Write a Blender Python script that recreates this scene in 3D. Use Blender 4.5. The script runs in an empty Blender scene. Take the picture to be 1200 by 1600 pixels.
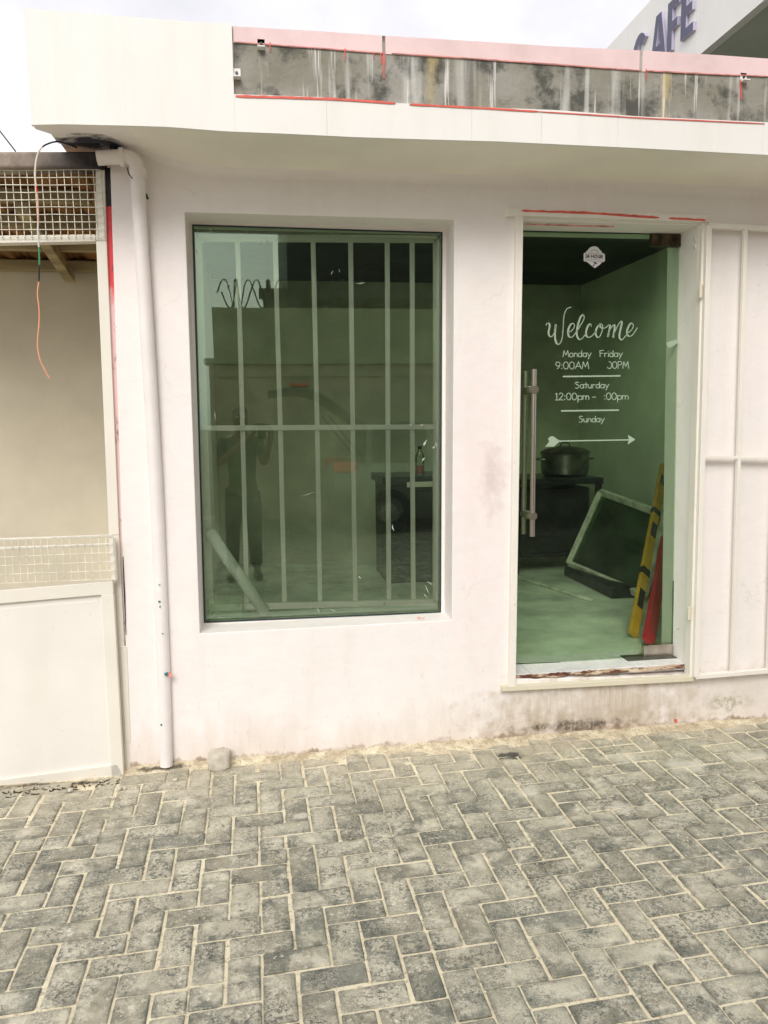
import bpy, bmesh, math, random
from mathutils import Vector, Matrix
random.seed(7)
R = math.radians
S = bpy.context.scene
COL = S.collection

# ------------------------------------------------------------------ camera
FPX, YAW, PITCH, ROLL = 1207.84, 0.15460619, -0.11309636, -0.01265199
CAM = Vector((0.0, -3.4, 1.495))
_cy, _sy, _cp, _sp = math.cos(YAW), math.sin(YAW), math.cos(PITCH), math.sin(PITCH)
_f = Vector((_sy*_cp, _cy*_cp, _sp)); _r = Vector((_cy, -_sy, 0)); _u = _r.cross(_f)
_cr, _sr = math.cos(ROLL), math.sin(ROLL)
RR = _r*_cr + _u*_sr; UU = _u*_cr - _r*_sr
cd = bpy.data.cameras.new('camera'); cam = bpy.data.objects.new('camera', cd); COL.objects.link(cam)
cd.sensor_fit = 'VERTICAL'; cd.sensor_height = 36; cd.sensor_width = 27
cd.lens = FPX/1600*36; cd.clip_start = 0.01; cd.clip_end = 2000
m3 = Matrix((RR, UU, -_f)).transposed()
cam.matrix_world = Matrix.Translation(CAM) @ m3.to_4x4()
S.camera = cam

# ------------------------------------------------------------------ world, sun, exposure
SUN_EL, SUN_AZ = R(40), R(197)          # azimuth measured from +Y towards +X
w = bpy.data.worlds.new('World'); S.world = w; w.use_nodes = True
wn, wl = w.node_tree.nodes, w.node_tree.links
wn.clear()
sky = wn.new('ShaderNodeTexSky'); sky.sky_type = 'NISHITA'; sky.sun_disc = False
sky.sun_elevation = SUN_EL; sky.sun_rotation = SUN_AZ; sky.dust_density = 3.0; sky.air_density = 1.0
hs = wn.new('ShaderNodeHueSaturation'); hs.inputs['Saturation'].default_value = 0.10
tc = wn.new('ShaderNodeTexCoord'); no = wn.new('ShaderNodeTexNoise'); no.inputs['Scale'].default_value = 2.6
no.inputs['Detail'].default_value = 6; no.inputs['Roughness'].default_value = 0.55
cr_ = wn.new('ShaderNodeValToRGB')
cr_.color_ramp.elements[0].position = .36; cr_.color_ramp.elements[0].color = (.80, .80, .85, 1)
cr_.color_ramp.elements[1].position = .62; cr_.color_ramp.elements[1].color = (1.15, 1.13, 1.12, 1)
flat = wn.new('ShaderNodeMixRGB'); flat.inputs[0].default_value = .6; flat.inputs[2].default_value = (7.1, 7.05, 7.3, 1)
mx = wn.new('ShaderNodeMixRGB'); mx.blend_type = 'MULTIPLY'; mx.inputs[0].default_value = 1
bg = wn.new('ShaderNodeBackground'); bg.inputs['Strength'].default_value = 0.10
wo = wn.new('ShaderNodeOutputWorld')
wl.new(sky.outputs[0], hs.inputs['Color']); wl.new(hs.outputs[0], flat.inputs[1])
wl.new(flat.outputs[0], mx.inputs[1]); wl.new(tc.outputs['Generated'], no.inputs['Vector'])
wl.new(no.outputs[0], cr_.inputs[0]); wl.new(cr_.outputs[0], mx.inputs[2])
wl.new(mx.outputs[0], bg.inputs['Color']); wl.new(bg.outputs[0], wo.inputs['Surface'])
sd = bpy.data.lights.new('sun', 'SUN'); sd.energy = 1.15; sd.angle = R(30); sd.color = (1, .96, .89)
so = bpy.data.objects.new('sun', sd); COL.objects.link(so)
sdir = Vector((math.sin(SUN_AZ)*math.cos(SUN_EL), math.cos(SUN_AZ)*math.cos(SUN_EL), math.sin(SUN_EL)))
so.rotation_euler = sdir.to_track_quat('Z', 'Y').to_euler(); so.location = sdir*30
S.view_settings.view_transform = 'Standard'; S.view_settings.look = 'None'
S.view_settings.exposure = 0.85; S.view_settings.gamma = 1
S.render.engine = 'CYCLES'
S.cycles.max_bounces = 10; S.cycles.transparent_max_bounces = 16; S.cycles.glossy_bounces = 6; S.cycles.diffuse_bounces = 6
S.render.resolution_x = 768; S.render.resolution_y = 1024

# ------------------------------------------------------------------ pixel <-> place helpers
def ray(px, py): return _f + RR*((px-600)/FPX) - UU*((py-800)/FPX)
def at(px, py, Y=0.0):
    d = ray(px, py); return CAM + d*((Y-CAM.y)/d.y)
def atx(px, py, X):
    d = ray(px, py); return CAM + d*((X-CAM.x)/d.x)
def atz(px, py, Z=0.0):
    d = ray(px, py); return CAM + d*((Z-CAM.z)/d.z)

# ------------------------------------------------------------------ object helpers
def tag(o, label=None, cat=None, group=None, kind=None):
    for k, v in (('label', label), ('category', cat), ('group', group), ('kind', kind)):
        if v: o[k] = v
    return o
def empty(name, loc, label, cat, group=None):
    o = bpy.data.objects.new(name, None); COL.objects.link(o); o.location = loc; o.empty_display_size = .2
    return tag(o, label, cat, group)
def origin(o):
    v = Vector((0, 0, 0))
    while o: v += o.location; o = o.parent
    return v

class MB:
    def __init__(s): s.v = []; s.f = []; s.mi = []; s.m = 0
    def add(s, vs, fs):
        b = len(s.v); s.v += [Vector(x) for x in vs]
        for f in fs: s.f.append([b+i for i in f]); s.mi.append(s.m)
        return s
    def box(s, a, b):
        x0, x1 = sorted((a[0], b[0])); y0, y1 = sorted((a[1], b[1])); z0, z1 = sorted((a[2], b[2]))
        return s.hexa([(x0,y0,z0),(x1,y0,z0),(x1,y1,z0),(x0,y1,z0)], [(x0,y0,z1),(x1,y0,z1),(x1,y1,z1),(x0,y1,z1)])
    def hexa(s, lo, hi):
        return s.add(list(lo)+list(hi), [(3,2,1,0),(4,5,6,7),(0,1,5,4),(1,2,6,5),(2,3,7,6),(3,0,4,7)])
    def bar(s, p, q, w, d, hint=(0,1,0)):
        p, q = Vector(p), Vector(q); a = (q-p).normalized(); h = Vector(hint)
        n = (h - a*h.dot(a)).normalized(); t = a.cross(n)
        c = [(-1,-1),(1,-1),(1,1),(-1,1)]
        return s.hexa([p+t*(x*w/2)+n*(y*d/2) for x,y in c], [q+t*(x*w/2)+n*(y*d/2) for x,y in c])
    def tube(s, pts, r, n=12, caps=True):
        pts = [Vector(p) for p in pts]; rs = r if isinstance(r, (list, tuple)) else [r]*len(pts)
        b = len(s.v); prev = None
        for i, p in enumerate(pts):
            t = (pts[min(i+1, len(pts)-1)] - pts[max(i-1, 0)]).normalized()
            if prev is None:
                h = Vector((0,0,1)) if abs(t.z) < .9 else Vector((1,0,0)); u = (h - t*h.dot(t)).normalized()
            else: u = (prev - t*prev.dot(t)).normalized()
            prev = u; v = t.cross(u)
            for k in range(n):
                a = 2*math.pi*k/n; s.v.append(p + (u*math.cos(a)+v*math.sin(a))*rs[i])
        for i in range(len(pts)-1):
            for k in range(n):
                k2 = (k+1) % n
                s.f.append([b+i*n+k, b+i*n+k2, b+(i+1)*n+k2, b+(i+1)*n+k]); s.mi.append(s.m)
        if caps:
            s.f.append([b+k for k in range(n)][::-1]); s.mi.append(s.m)
            e = b+(len(pts)-1)*n; s.f.append([e+k for k in range(n)]); s.mi.append(s.m)
        return s
    def lathe(s, c, prof, n=28, axis='Z'):
        c = Vector(c); b = len(s.v)
        for r, h in prof:
            for k in range(n):
                a = 2*math.pi*k/n; x, y = r*math.cos(a), r*math.sin(a)
                s.v.append(c + (Vector((x, y, h)) if axis == 'Z' else Vector((x, h, y))))
        for i in range(len(prof)-1):
            for k in range(n):
                k2 = (k+1) % n; s.f.append([b+i*n+k, b+i*n+k2, b+(i+1)*n+k2, b+(i+1)*n+k]); s.mi.append(s.m)
        return s
    def prism(s, pts, dvec):
        n = len(pts); d = Vector(dvec); P = [Vector(p) for p in pts]
        return s.add(P+[p+d for p in P], [tuple(range(n))[::-1], tuple(range(n, 2*n))] + [(i, (i+1) % n, n+(i+1) % n, n+i) for i in range(n)])
    def build(s, name, mats, parent=None, bevel=0, smooth=False, seg=2, attr=None):
        o3 = origin(parent) if parent else Vector((0, 0, 0))
        me = bpy.data.meshes.new(name); me.from_pydata([tuple(v-o3) for v in s.v], [], s.f)
        for m in (mats if isinstance(mats, list) else [mats]): me.materials.append(m)
        for p, i in zip(me.polygons, s.mi): p.material_index = i
        bm = bmesh.new(); bm.from_mesh(me); bmesh.ops.recalc_face_normals(bm, faces=bm.faces); bm.to_mesh(me); bm.free()
        if smooth: me.shade_smooth()
        if attr:
            a = me.attributes.new('rnd', 'FLOAT', 'FACE')
            for i, x in enumerate(attr): a.data[i].value = x
        o = bpy.data.objects.new(name, me); COL.objects.link(o)
        if parent: o.parent = parent
        if bevel:
            b = o.modifiers.new('bevel', 'BEVEL'); b.width = bevel; b.segments = seg; b.limit_method = 'ANGLE'; b.angle_limit = R(35)
        if smooth: 
            try: me.set_sharp_from_angle(angle=R(40))
            except Exception: pass
        return o

# ------------------------------------------------------------------ material helpers
class MT:
    def __init__(s, name):
        s.m = bpy.data.materials.new(name); s.m.use_nodes = True; s.t = s.m.node_tree; s.t.nodes.clear()
        s.out = s.t.nodes.new('ShaderNodeOutputMaterial')
    def n(s, ty, props=None, **inp):
        nd = s.t.nodes.new('ShaderNode'+ty)
        for k, v in (props or {}).items(): setattr(nd, k, v)
        for k, v in inp.items():
            key = int(k[1:]) if k[0] == 'i' and k[1:].isdigit() else k.replace('_', ' ')
            s.set(nd.inputs[key], v)
        return nd
    def set(s, sock, v):
        if isinstance(v, bpy.types.NodeSocket): s.t.links.new(v, sock)
        elif isinstance(v, bpy.types.Node): s.t.links.new(v.outputs[0], sock)
        else:
            if isinstance(v, tuple) and len(v) == 3 and sock.type == 'RGBA': v = v+(1,)
            sock.default_value = v
    def pos(s, scale=(1,1,1), loc=(0,0,0)):
        c = s.n('TexCoord'); return s.n('Mapping', Vector=c.outputs['Object'], Scale=scale, Location=loc)
    def noise(s, scale=5, detail=4, rough=.55, vscale=(1,1,1), loc=(0,0,0), dist=0):
        return s.n('TexNoise', Vector=s.pos(vscale, loc), Scale=scale, Detail=detail, Roughness=rough, Distortion=dist).outputs[0]
    def ramp(s, v, a, b, c0=0., c1=1.):
        return s.n('MapRange', Value=v, From_Min=a, From_Max=b, To_Min=c0, To_Max=c1).outputs[0]
    def mix(s, f, a, b, mode='MIX'):
        return s.n('MixRGB', {'blend_type': mode}, i0=f, i1=a, i2=b).outputs[0]
    def math(s, op, a, b=0.): return s.n('Math', {'operation': op}, i0=a, i1=b).outputs[0]
    def mul(s, a, b): return s.math('MULTIPLY', a, b)
    def blob(s, c, r, soft=.5):
        """1 inside an ellipsoid blob (centre c, radii r), noise-edged, 0 outside"""
        mp = s.pos(tuple(1/x for x in r), tuple(-a/b for a, b in zip(c, r)))
        l = s.n('VectorMath', {'operation': 'LENGTH'}, i0=mp).outputs['Value']
        nn = s.noise(14, 4, .6); l2 = s.math('ADD', l, s.ramp(nn, .3, .7, -.45, .45))
        return s.ramp(l2, 1.0, 1-soft, 0., 1.)
    def bump(s, h, strength=.3, dist=.01): return s.n('Bump', Height=h, Strength=strength, Distance=dist).outputs[0]
    def pr(s, col, rough=.6, metal=0., normal=None, spec=.4, **kw):
        b = s.n('BsdfPrincipled', Base_Color=col, Roughness=rough, Metallic=metal, **kw)
        s.set(b.inputs['Specular IOR Level'], spec)
        if normal is not None: s.set(b.inputs['Normal'], normal)
        s.t.links.new(b.outputs[0], s.out.inputs['Surface']); return s.m
def simple(name, col, rough=.6, metal=0., var=.12, scale=8, bump=.1, spec=.4, vs=(1,1,1)):
    t = MT(name); n1 = t.noise(scale, 5, .6, vs); c2 = tuple(x*(1-var*2.2) for x in col)
    c = t.mix(t.ramp(n1, .35, .7), col, c2)
    n2 = t.noise(scale*12, 3, .6)
    return t.pr(c, t.ramp(n1, .3, .7, rough*.85, min(1, rough*1.15)), metal, t.bump(n2, bump, .003), spec)

# wall paint: warm white plaster, with its dirt where the photograph has it
def wall_mat():
    t = MT('painted_plaster')
    base = t.mix(t.ramp(t.noise(1.3, 4, .6), .35, .7), (.85,.79,.765), (.83,.785,.75))
    base = t.mix(t.mul(t.ramp(t.noise(16, 9, .72, (.6,1,1), (2,0,5), .8), .44, .66), .22), base, (.72,.66,.63))
    base = t.mix(t.mul(t.ramp(t.noise(2.4, 7, .65, (1,1,.6), (8,0,1)), .50, .64), .16), base, (.86,.83,.80))
    # vertical rain streaks
    st = t.ramp(t.noise(9, 4, .6, (1,1,.12)), .52, .75)
    base = t.mix(t.mul(st, .18), base, (.66,.60,.54))
    z = t.n('SeparateXYZ', Vector=t.pos()).outputs
    lowz = t.ramp(t.math('ADD', z[2], t.ramp(t.noise(6, 5, .65, (1,1,.35)), .3, .7, -.13, .13)), .20, .0)
    base = t.mix(t.mul(lowz, .65), base, (.66,.58,.50))
    # tan dirt under the door
    sill = t.blob((1.58, 0, .13), (.70, .3, .19), .6)
    strk = t.ramp(t.noise(22, 4, .7, (1,1,.14)), .35, .65, .35, 1.)
    base = t.mix(t.mul(t.mul(sill, strk), .9), base, (.49,.41,.31))
    base = t.mix(t.mul(t.blob((2.2, 0, .16), (.5,.3,.16), .6), .35), base, (.60,.53,.44))
    halo = t.blob((1.46, 0, .03), (.6, .3, .11), .8)
    base = t.mix(t.mul(halo, .55), base, (.36,.28,.19))
    moss = t.mul(t.blob((2.27, 0, .10), (.13,.3,.05), .6), t.ramp(t.noise(38, 4, .7), .45, .6))
    base = t.mix(t.mul(moss, .6), base, (.30,.29,.16))
    crv = t.ramp(t.math('ADD', z[2], t.ramp(t.noise(13, 6, .75, (1,1,.5)), .3, .7, -.026, .026)), .026, .014)
    base = t.mix(t.mul(crv, t.ramp(t.noise(8, 5, .7), .38, .6, 0., .8)), base, (.27,.18,.11))
    # black mould at the foot
    mould = t.blob((1.45, 0, .042), (.34, .3, .034), .7)
    base = t.mix(t.mul(t.mul(mould, .85), t.ramp(t.noise(38, 7, .8), .38, .56)), base, (.035,.028,.025))
    # hand smudge by the pull handle
    sm = t.blob((1.03, 0, 1.24), (.075,.3,.19), .9)
    base = t.mix(t.mul(sm, .48), base, (.45,.32,.29))
    # pink overpaint between the window and the door
    pk = t.blob((.98, 0, 1.25), (.2,.4,1.1), .9)
    base = t.mix(t.mul(pk, .30), base, (.83,.66,.64))
    # black spots at the end of the soffit
    sp = t.blob((-.64, -.03, 2.625), (.15,.14,.035), .6)
    base = t.mix(sp, base, (.02,.025,.05))
    # chips showing an older pink coat, thin scratches
    ch = t.mul(t.ramp(t.noise(34, 5, .75, (1,1,.6)), .665, .69), t.ramp(t.noise(1.9, 3, .5, (1,1,1), (4,0,4)), .5, .62))
    base = t.mix(t.mul(ch, .55), base, (.66,.42,.38))
    gm = t.mul(t.ramp(t.noise(55, 6, .8, (1,1,.25)), .60, .66), t.ramp(z[2], .95, .05, 0., .55))
    base = t.mix(gm, base, (.40,.33,.27))
    ck = t.n('TexVoronoi', {'feature': 'DISTANCE_TO_EDGE'}, Vector=t.n('VectorMath', {'operation': 'ADD'}, i0=t.pos(), i1=t.mix(.65, t.n('TexNoise', Vector=t.pos(), Scale=4., Detail=8.).outputs['Color'], (.5,.5,.5))).outputs[0], Scale=1.5).outputs[0]
    crk = t.mul(t.ramp(ck, .0045, .0015), t.ramp(t.noise(1.4, 3, .5, (1,1,1), (7,0,2)), .54, .62))
    base = t.mix(t.mul(crk, .16), base, (.45,.37,.34))
    # specks and chips
    vo = t.n('TexVoronoi', Vector=t.pos(), Scale=16.).outputs['Distance']
    spk = t.mul(t.ramp(vo, .05, .03), t.ramp(t.noise(2.3, 2), .56, .6))
    base = t.mix(t.mul(spk, .6), base, (.30,.22,.18))
    h = t.math('ADD', t.math('ADD', t.noise(3.5, 5, .55, (1,1,.7)), t.mul(t.noise(70, 5, .7), .14)), t.mul(t.noise(12, 5, .6, (.35,1,1.2), (3,3,3), 1.2), .22))
    return t.pr(base, .6, 0, t.bump(h, .6, .012), .3)
M = {}
M['wall'] = wall_mat()
def cladding_mat():
    t = MT('white_cladding')
    c = t.mix(t.ramp(t.noise(2, 4), .35, .7), (.80,.785,.745), (.76,.74,.70))
    st = t.ramp(t.noise(10, 5, .7, (1,1,.10)), .50, .78)
    c = t.mix(t.mul(st, .30), c, (.60,.57,.50))
    return t.pr(c, .5, 0, t.bump(t.noise(4, 3), .25, .01), .35)
M['clad'] = cladding_mat()
def concrete_band():
    t = MT('streaked_concrete')
    n1 = t.noise(4.5, 6, .65, (1,1,1.2)); c = t.mix(t.ramp(n1, .35, .65), (.225,.215,.165), (.33,.315,.28))
    c = t.mix(t.mul(t.ramp(t.noise(7, 6, .7, (1,1,1), (3,1,2)), .47, .60), .9), c, (.07,.07,.06))
    s1 = t.ramp(t.noise(13, 3, .6, (1,1,.07)), .52, .66)
    lim = t.ramp(t.noise(2.2, 3, .6, (1,1,.5), (5,0,0)), .38, .6)
    c = t.mix(t.mul(t.mul(s1, lim), .95), c, (.66,.65,.61))
    s2 = t.ramp(t.noise(30, 3, .6, (1,1,.05), (9,0,0)), .60, .68)
    c = t.mix(t.mul(s2, .85), c, (.74,.72,.69))
    s3 = t.ramp(t.noise(9, 3, .6, (1,1,.08), (2,0,7)), .62, .7)
    c = t.mix(t.mul(s3, .5), c, (.14,.13,.12))
    for x in (.67, 1.62):
        rb = t.blob((x, -.4, 2.83), (.028,.2,.2), .8); c = t.mix(t.mul(rb, .7), c, (.50,.40,.19))
    return t.pr(c, .8, 0, t.bump(t.noise(30, 5, .65), .5, .008), .3)
M['band'] = concrete_band()
M['pink'] = simple('faded_pink_paint', (.80,.60,.59), .6, 0, .07, 6, .15)
M['soff'] = simple('shade_tinted_soffit', (.90,.86,.76), .6, 0, .05, 2, .1)  # warm tint of the shade under the overhang put into the soffit colour
M['pinkdark'] = simple('pink_edge_paint', (.62,.28,.28), .6, 0, .25, 12, .15)
M['red'] = simple('red_paint', (.78,.14,.10), .5, 0, .15, 20, .15)
M['salmon'] = simple('salmon_paint', (.80,.33,.29), .5, 0, .3, 20, .15)
M['pipe'] = simple('pipe_overpaint', (.84,.785,.755), .45, 0, .05, 6, .1)
def cream_mat(name, col, rust=.35):
    t = MT(name)
    c = t.mix(t.ramp(t.noise(3, 4), .35, .7), col, tuple(x*.93 for x in col))
    r1 = t.mul(t.ramp(t.noise(26, 6, .75), .64, .70), rust)
    c = t.mix(r1, c, (.28,.17,.10))
    c = t.mix(t.mul(t.ramp(t.noise(5, 4, .6, (1,1,.2)), .5, .75), .15), c, (.60,.50,.38))
    return t.pr(c, .42, 0, t.bump(t.noise(35, 4), .15, .003), .45)
M['cream'] = cream_mat('cream_metal_paint', (.83,.785,.71))
M['creamdirty'] = cream_mat('dirty_cream_metal', (.70,.64,.50), .9)
M['gate'] = cream_mat('gate_enamel', (.77,.73,.64), .5)
M['panel'] = cream_mat('panel_enamel', (.79,.755,.70), .35)
M['grille'] = cream_mat('grille_enamel', (.91,.90,.83), .5)
M['wire'] = simple('galvanised_wire', (.88,.85,.72), .5, 0., .2, 30)
def burnt():
    t = MT('scorched_rail')
    c = t.mix(t.ramp(t.noise(9, 5, .65), .35, .65), (.40,.34,.28), (.22,.17,.14))
    x = t.n('SeparateXYZ', Vector=t.pos()).outputs[0]
    m = t.ramp(t.math('ADD', x, t.ramp(t.noise(7, 5), .3, .7, -.1, .1)), .62, 1.02)
    c = t.mix(m, c, (.018,.016,.02)); return t.pr(c, .7, 0, t.bump(t.noise(30, 5), .5, .005), .3)
M['burnt'] = burnt()
M['black'] = simple('black_paint', (.015,.015,.017), .5, 0, .2)
M['rust'] = simple('rusty_roof_sheet', (.46,.22,.07), .8, 0, .35, 5, .3, vs=(1,.3,1))
M['beam'] = simple('old_wood_beam', (.44,.36,.20), .7, 0, .25, 5, .3, vs=(.3,2,2))
M['kwall'] = simple('ochre_cream_wall', (.68,.62,.48), .75, 0, .08, 2, .2)
M['steel'] = simple('brushed_steel', (.62,.55,.50), .28, 1., .08, 30, .05, vs=(1,1,.05))
M['steelrust'] = simple('rusty_hinge_metal', (.12,.085,.05), .5, .6, .5, 25, .4)
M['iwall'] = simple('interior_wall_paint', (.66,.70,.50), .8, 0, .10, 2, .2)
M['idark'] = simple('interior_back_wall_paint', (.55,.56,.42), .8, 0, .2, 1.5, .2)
M['iceil'] = simple('shade_darkened_ceiling', (.05,.055,.05), .8, 0, .2, 2, .2)  # colour darkened to deepen the shade in the upper room
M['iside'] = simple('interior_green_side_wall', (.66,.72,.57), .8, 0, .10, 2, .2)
M['ifloor'] = simple('interior_floor_tile', (.74,.80,.66), .35, 0, .25, 3, .1)
M['tile'] = simple('white_sill_tile', (.80,.77,.76), .3, 0, .10, 12, .05)
def mortar():
    t = MT('broken_mortar')
    c = t.mix(t.ramp(t.noise(12, 6, .7), .35, .65), (.60,.48,.36), (.40,.27,.17))
    c = t.mix(t.ramp(t.noise(22, 6, .75, (.4,1,2)), .47, .55), c, (.10,.04,.025))
    return t.pr(c, .85, 0, t.bump(t.noise(40, 6, .7), .8, .01), .2)
M['mortar'] = mortar()
M['dark_tray'] = simple('closer_plate', (.16,.16,.13), .4, .5, .3)
M['vinyl'] = simple('white_vinyl', (.36,.45,.34), .5, 0, .04)
M['sticker'] = simple('sticker_white', (.82,.80,.80), .4, 0, .03)
M['fleck'] = simple('paint_fleck', (.50,.54,.46), .6, 0, .1)
M['ink'] = simple('sticker_ink', (.03,.03,.035), .5, 0, .1)
def glass(name, tint, ior, rough=0.0, dust=0.02):
    t = MT(name)
    fr = t.n('Fresnel', IOR=ior).outputs[0]
    nrm = t.bump(t.noise(1.1, 1, .4), .06, .02)
    g = t.n('BsdfGlossy', Color=(.80,1,.76), Roughness=rough, Normal=nrm); tr = t.n('BsdfTransparent', Color=tint)
    m1 = t.n('MixShader', i0=fr, i1=tr.outputs[0], i2=g.outputs[0])
    df = t.n('BsdfDiffuse', Color=(.55,.6,.5))
    dm = t.ramp(t.noise(3, 6, .7), .45, .8, dust*.4, dust*2.5)
    spk = t.mul(t.ramp(t.n('TexVoronoi', Vector=t.pos(), Scale=60.).outputs['Distance'], .10, .06), t.ramp(t.noise(3, 2), .5, .6, 0., .35))
    m2 = t.n('MixShader', i0=t.math('MAXIMUM', dm, spk), i1=m1.outputs[0], i2=df.outputs[0])
    t.t.links.new(m2.outputs[0], t.out.inputs['Surface']); return t.m
M['wglass'] = glass('green_window_glass', (.99,1.,.975), 1.85, dust=.006)
M['dglass'] = glass('green_door_glass', (.91,.96,.89), 1.27, dust=.004)
M['clear'] = glass('clear_plastic', (.9,.95,.9), 1.45, .08, .05)
M['carglass'] = glass('dark_car_glass', (.06,.07,.06), 1.5)
M['gedge'] = simple('dark_glass_gasket', (.02,.04,.04), .5, 0, .1)
M['pavesand'] = None
def paver():
    t = MT('worn_grey_paver')
    a = t.n('Attribute', {'attribute_name': 'rnd'}).outputs['Fac']
    c = t.mix(a, (.25,.232,.17), (.48,.447,.34))
    ofs = t.n('VectorMath', {'operation': 'ADD'}, i0=t.pos(), i1=t.n('CombineXYZ', X=t.mul(a, 37.), Y=t.mul(a, 91.), Z=t.mul(a, 13.)).outputs[0]).outputs[0]
    def bn(sc, de, ro, di=0.): return t.n('TexNoise', Vector=ofs, Scale=sc, Detail=de, Roughness=ro, Distortion=di).outputs[0]
    n1 = bn(9, 7, .7, .4)
    c = t.mix(t.mul(t.ramp(n1, .45, .62), .75), c, (.63,.59,.46))
    c = t.mix(t.mul(t.ramp(bn(6, 6, .66, .6), .50, .62), .7), c, (.10,.108,.09))
    sp = t.mul(t.ramp(bn(75, 6, .75), .50, .55), t.ramp(bn(8, 4, .6), .45, .58))
    c = t.mix(t.mul(sp, .8), c, (.055,.06,.052))
    sp2 = t.mul(t.ramp(bn(60, 6, .78), .54, .60), t.ramp(bn(7, 4, .6, .5), .47, .58))
    c = t.mix(t.mul(sp2, .75), c, (.72,.68,.56))
    c = t.mix(t.mul(t.ramp(t.noise(1.6, 3, .5), .45, .7), .25), c, (.24,.265,.21))
    et = t.mul(t.ramp(bn(150, 7, .8), .49, .53), t.ramp(bn(11, 5, .65), .44, .56))
    c = t.mix(t.mul(et, .46), c, (.07,.075,.065))
    et2 = t.mul(t.ramp(bn(190, 6, .8, .3), .53, .57), t.ramp(bn(13, 5, .65), .40, .6))
    c = t.mix(t.mul(et2, .5), c, (.68,.65,.55))
    rm = t.n('Attribute', {'attribute_name': 'rim'}).outputs['Fac']
    rmm = t.mul(t.math('POWER', rm, 1.5), t.ramp(bn(16, 5, .7), .35, .60))
    c = t.mix(t.mul(rmm, .62), c, (.085,.09,.075))
    # sandy film towards the wall, cement splats, one dark patch
    y = t.n('SeparateXYZ', Vector=t.pos()).outputs[1]
    near = t.ramp(t.math('ADD', y, t.ramp(t.noise(5, 6, .7), .3, .7, -.35, .35)), -.60, .05)
    c = t.mix(t.mul(t.mul(near, .6), t.ramp(t.noise(30, 6, .7), .35, .6, .5, 1.)), c, (.55,.49,.36))
    for bx, by, r in ((1.02,-.53,.045),(1.33,-.72,.05),(1.55,-.30,.06),(1.78,-.42,.08),(.10,-.55,.03),(2.1,-.38,.07),(-.35,-.35,.04)):
        bl = t.blob((bx, by, 0), (r*1.4, r, .3), .5); c = t.mix(t.mul(bl, .55), c, (.66,.62,.52))
    bl = t.blob((1.06,-.19,0), (.06,.045,.3), .35); c = t.mix(t.mul(bl, .85), c, (.035,.033,.03))
    h = t.math('ADD', t.noise(28, 5, .6), t.mul(t.noise(130, 4, .7), .5))
    return t.pr(c, t.ramp(n1, .3, .7, .62, .85), 0, t.bump(h, .55, .006), .35)
M['paver'] = paver()
def sand():
    t = MT('joint_sand')
    c = t.mix(t.ramp(t.noise(10, 6, .65), .35, .68), (.78,.71,.52), (.62,.55,.39))
    y = t.n('SeparateXYZ', Vector=t.pos()).outputs[1]
    dk = t.mul(t.ramp(y, -.16, -.02), t.ramp(t.noise(11, 6, .75), .40, .58))
    c = t.mix(t.mul(dk, .75), c, (.36,.28,.18))
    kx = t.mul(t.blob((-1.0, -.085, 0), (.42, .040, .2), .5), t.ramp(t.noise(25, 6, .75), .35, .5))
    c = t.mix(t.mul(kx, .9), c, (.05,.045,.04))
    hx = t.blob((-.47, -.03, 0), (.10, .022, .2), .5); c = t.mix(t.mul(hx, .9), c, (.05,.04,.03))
    c = t.mix(t.mul(t.ramp(t.noise(70, 5, .75), .54, .62), .7), c, (.24,.19,.12))
    return t.pr(c, .9, 0, t.bump(t.noise(70, 5, .7), .6, .006), .2)
M['sand'] = sand()
M['ground'] = simple('dusty_ground', (.30,.27,.21), .9, 0, .2, 1.2, .3)
M['sign'] = simple('sign_panel_white', (.80,.80,.77), .35, 0, .04, 1, .02)
M['navy'] = simple('navy_sign_letter', (.075,.075,.14), .35, 0, .06, 3, .02)
M['navyedge'] = simple('letter_return_lilac', (.45,.42,.55), .4, 0, .05, 3, .02)
M['soffit'] = simple('grey_soffit', (.50,.53,.48), .6, 0, .06, 2, .05)
M['gwall'] = simple('dark_green_wall', (.06,.16,.11), .7, 0, .15, 2, .1)
M['oppwall'] = simple('weathered_boundary_wall', (.60,.64,.42), .8, 0, .22, 1.5, .4)
M['oppwall2'] = simple('weathered_lower_wall', (.66,.58,.42), .8, 0, .22, 1.5, .4)
M['bldg'] = simple('dark_render', (.045,.055,.05), .7, 0, .2, 1, .1)
M['bldg2'] = simple('grey_green_render', (.10,.12,.10), .7, 0, .2, 1, .1)
M['winblack'] = simple('dark_opening', (.012,.012,.014), .3, 0, .1)
M['iron'] = simple('dull_iron', (.10,.09,.08), .5, .6, .3, 20)

# ------------------------------------------------------------------ ground and pavement
g = MB()
g.add([(-300,-300,-.09),(300,-300,-.09),(300,300,-.09),(-300,300,-.09)], [(0,1,2,3)])
tag(g.build('ground', M['ground']), kind='structure')

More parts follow.
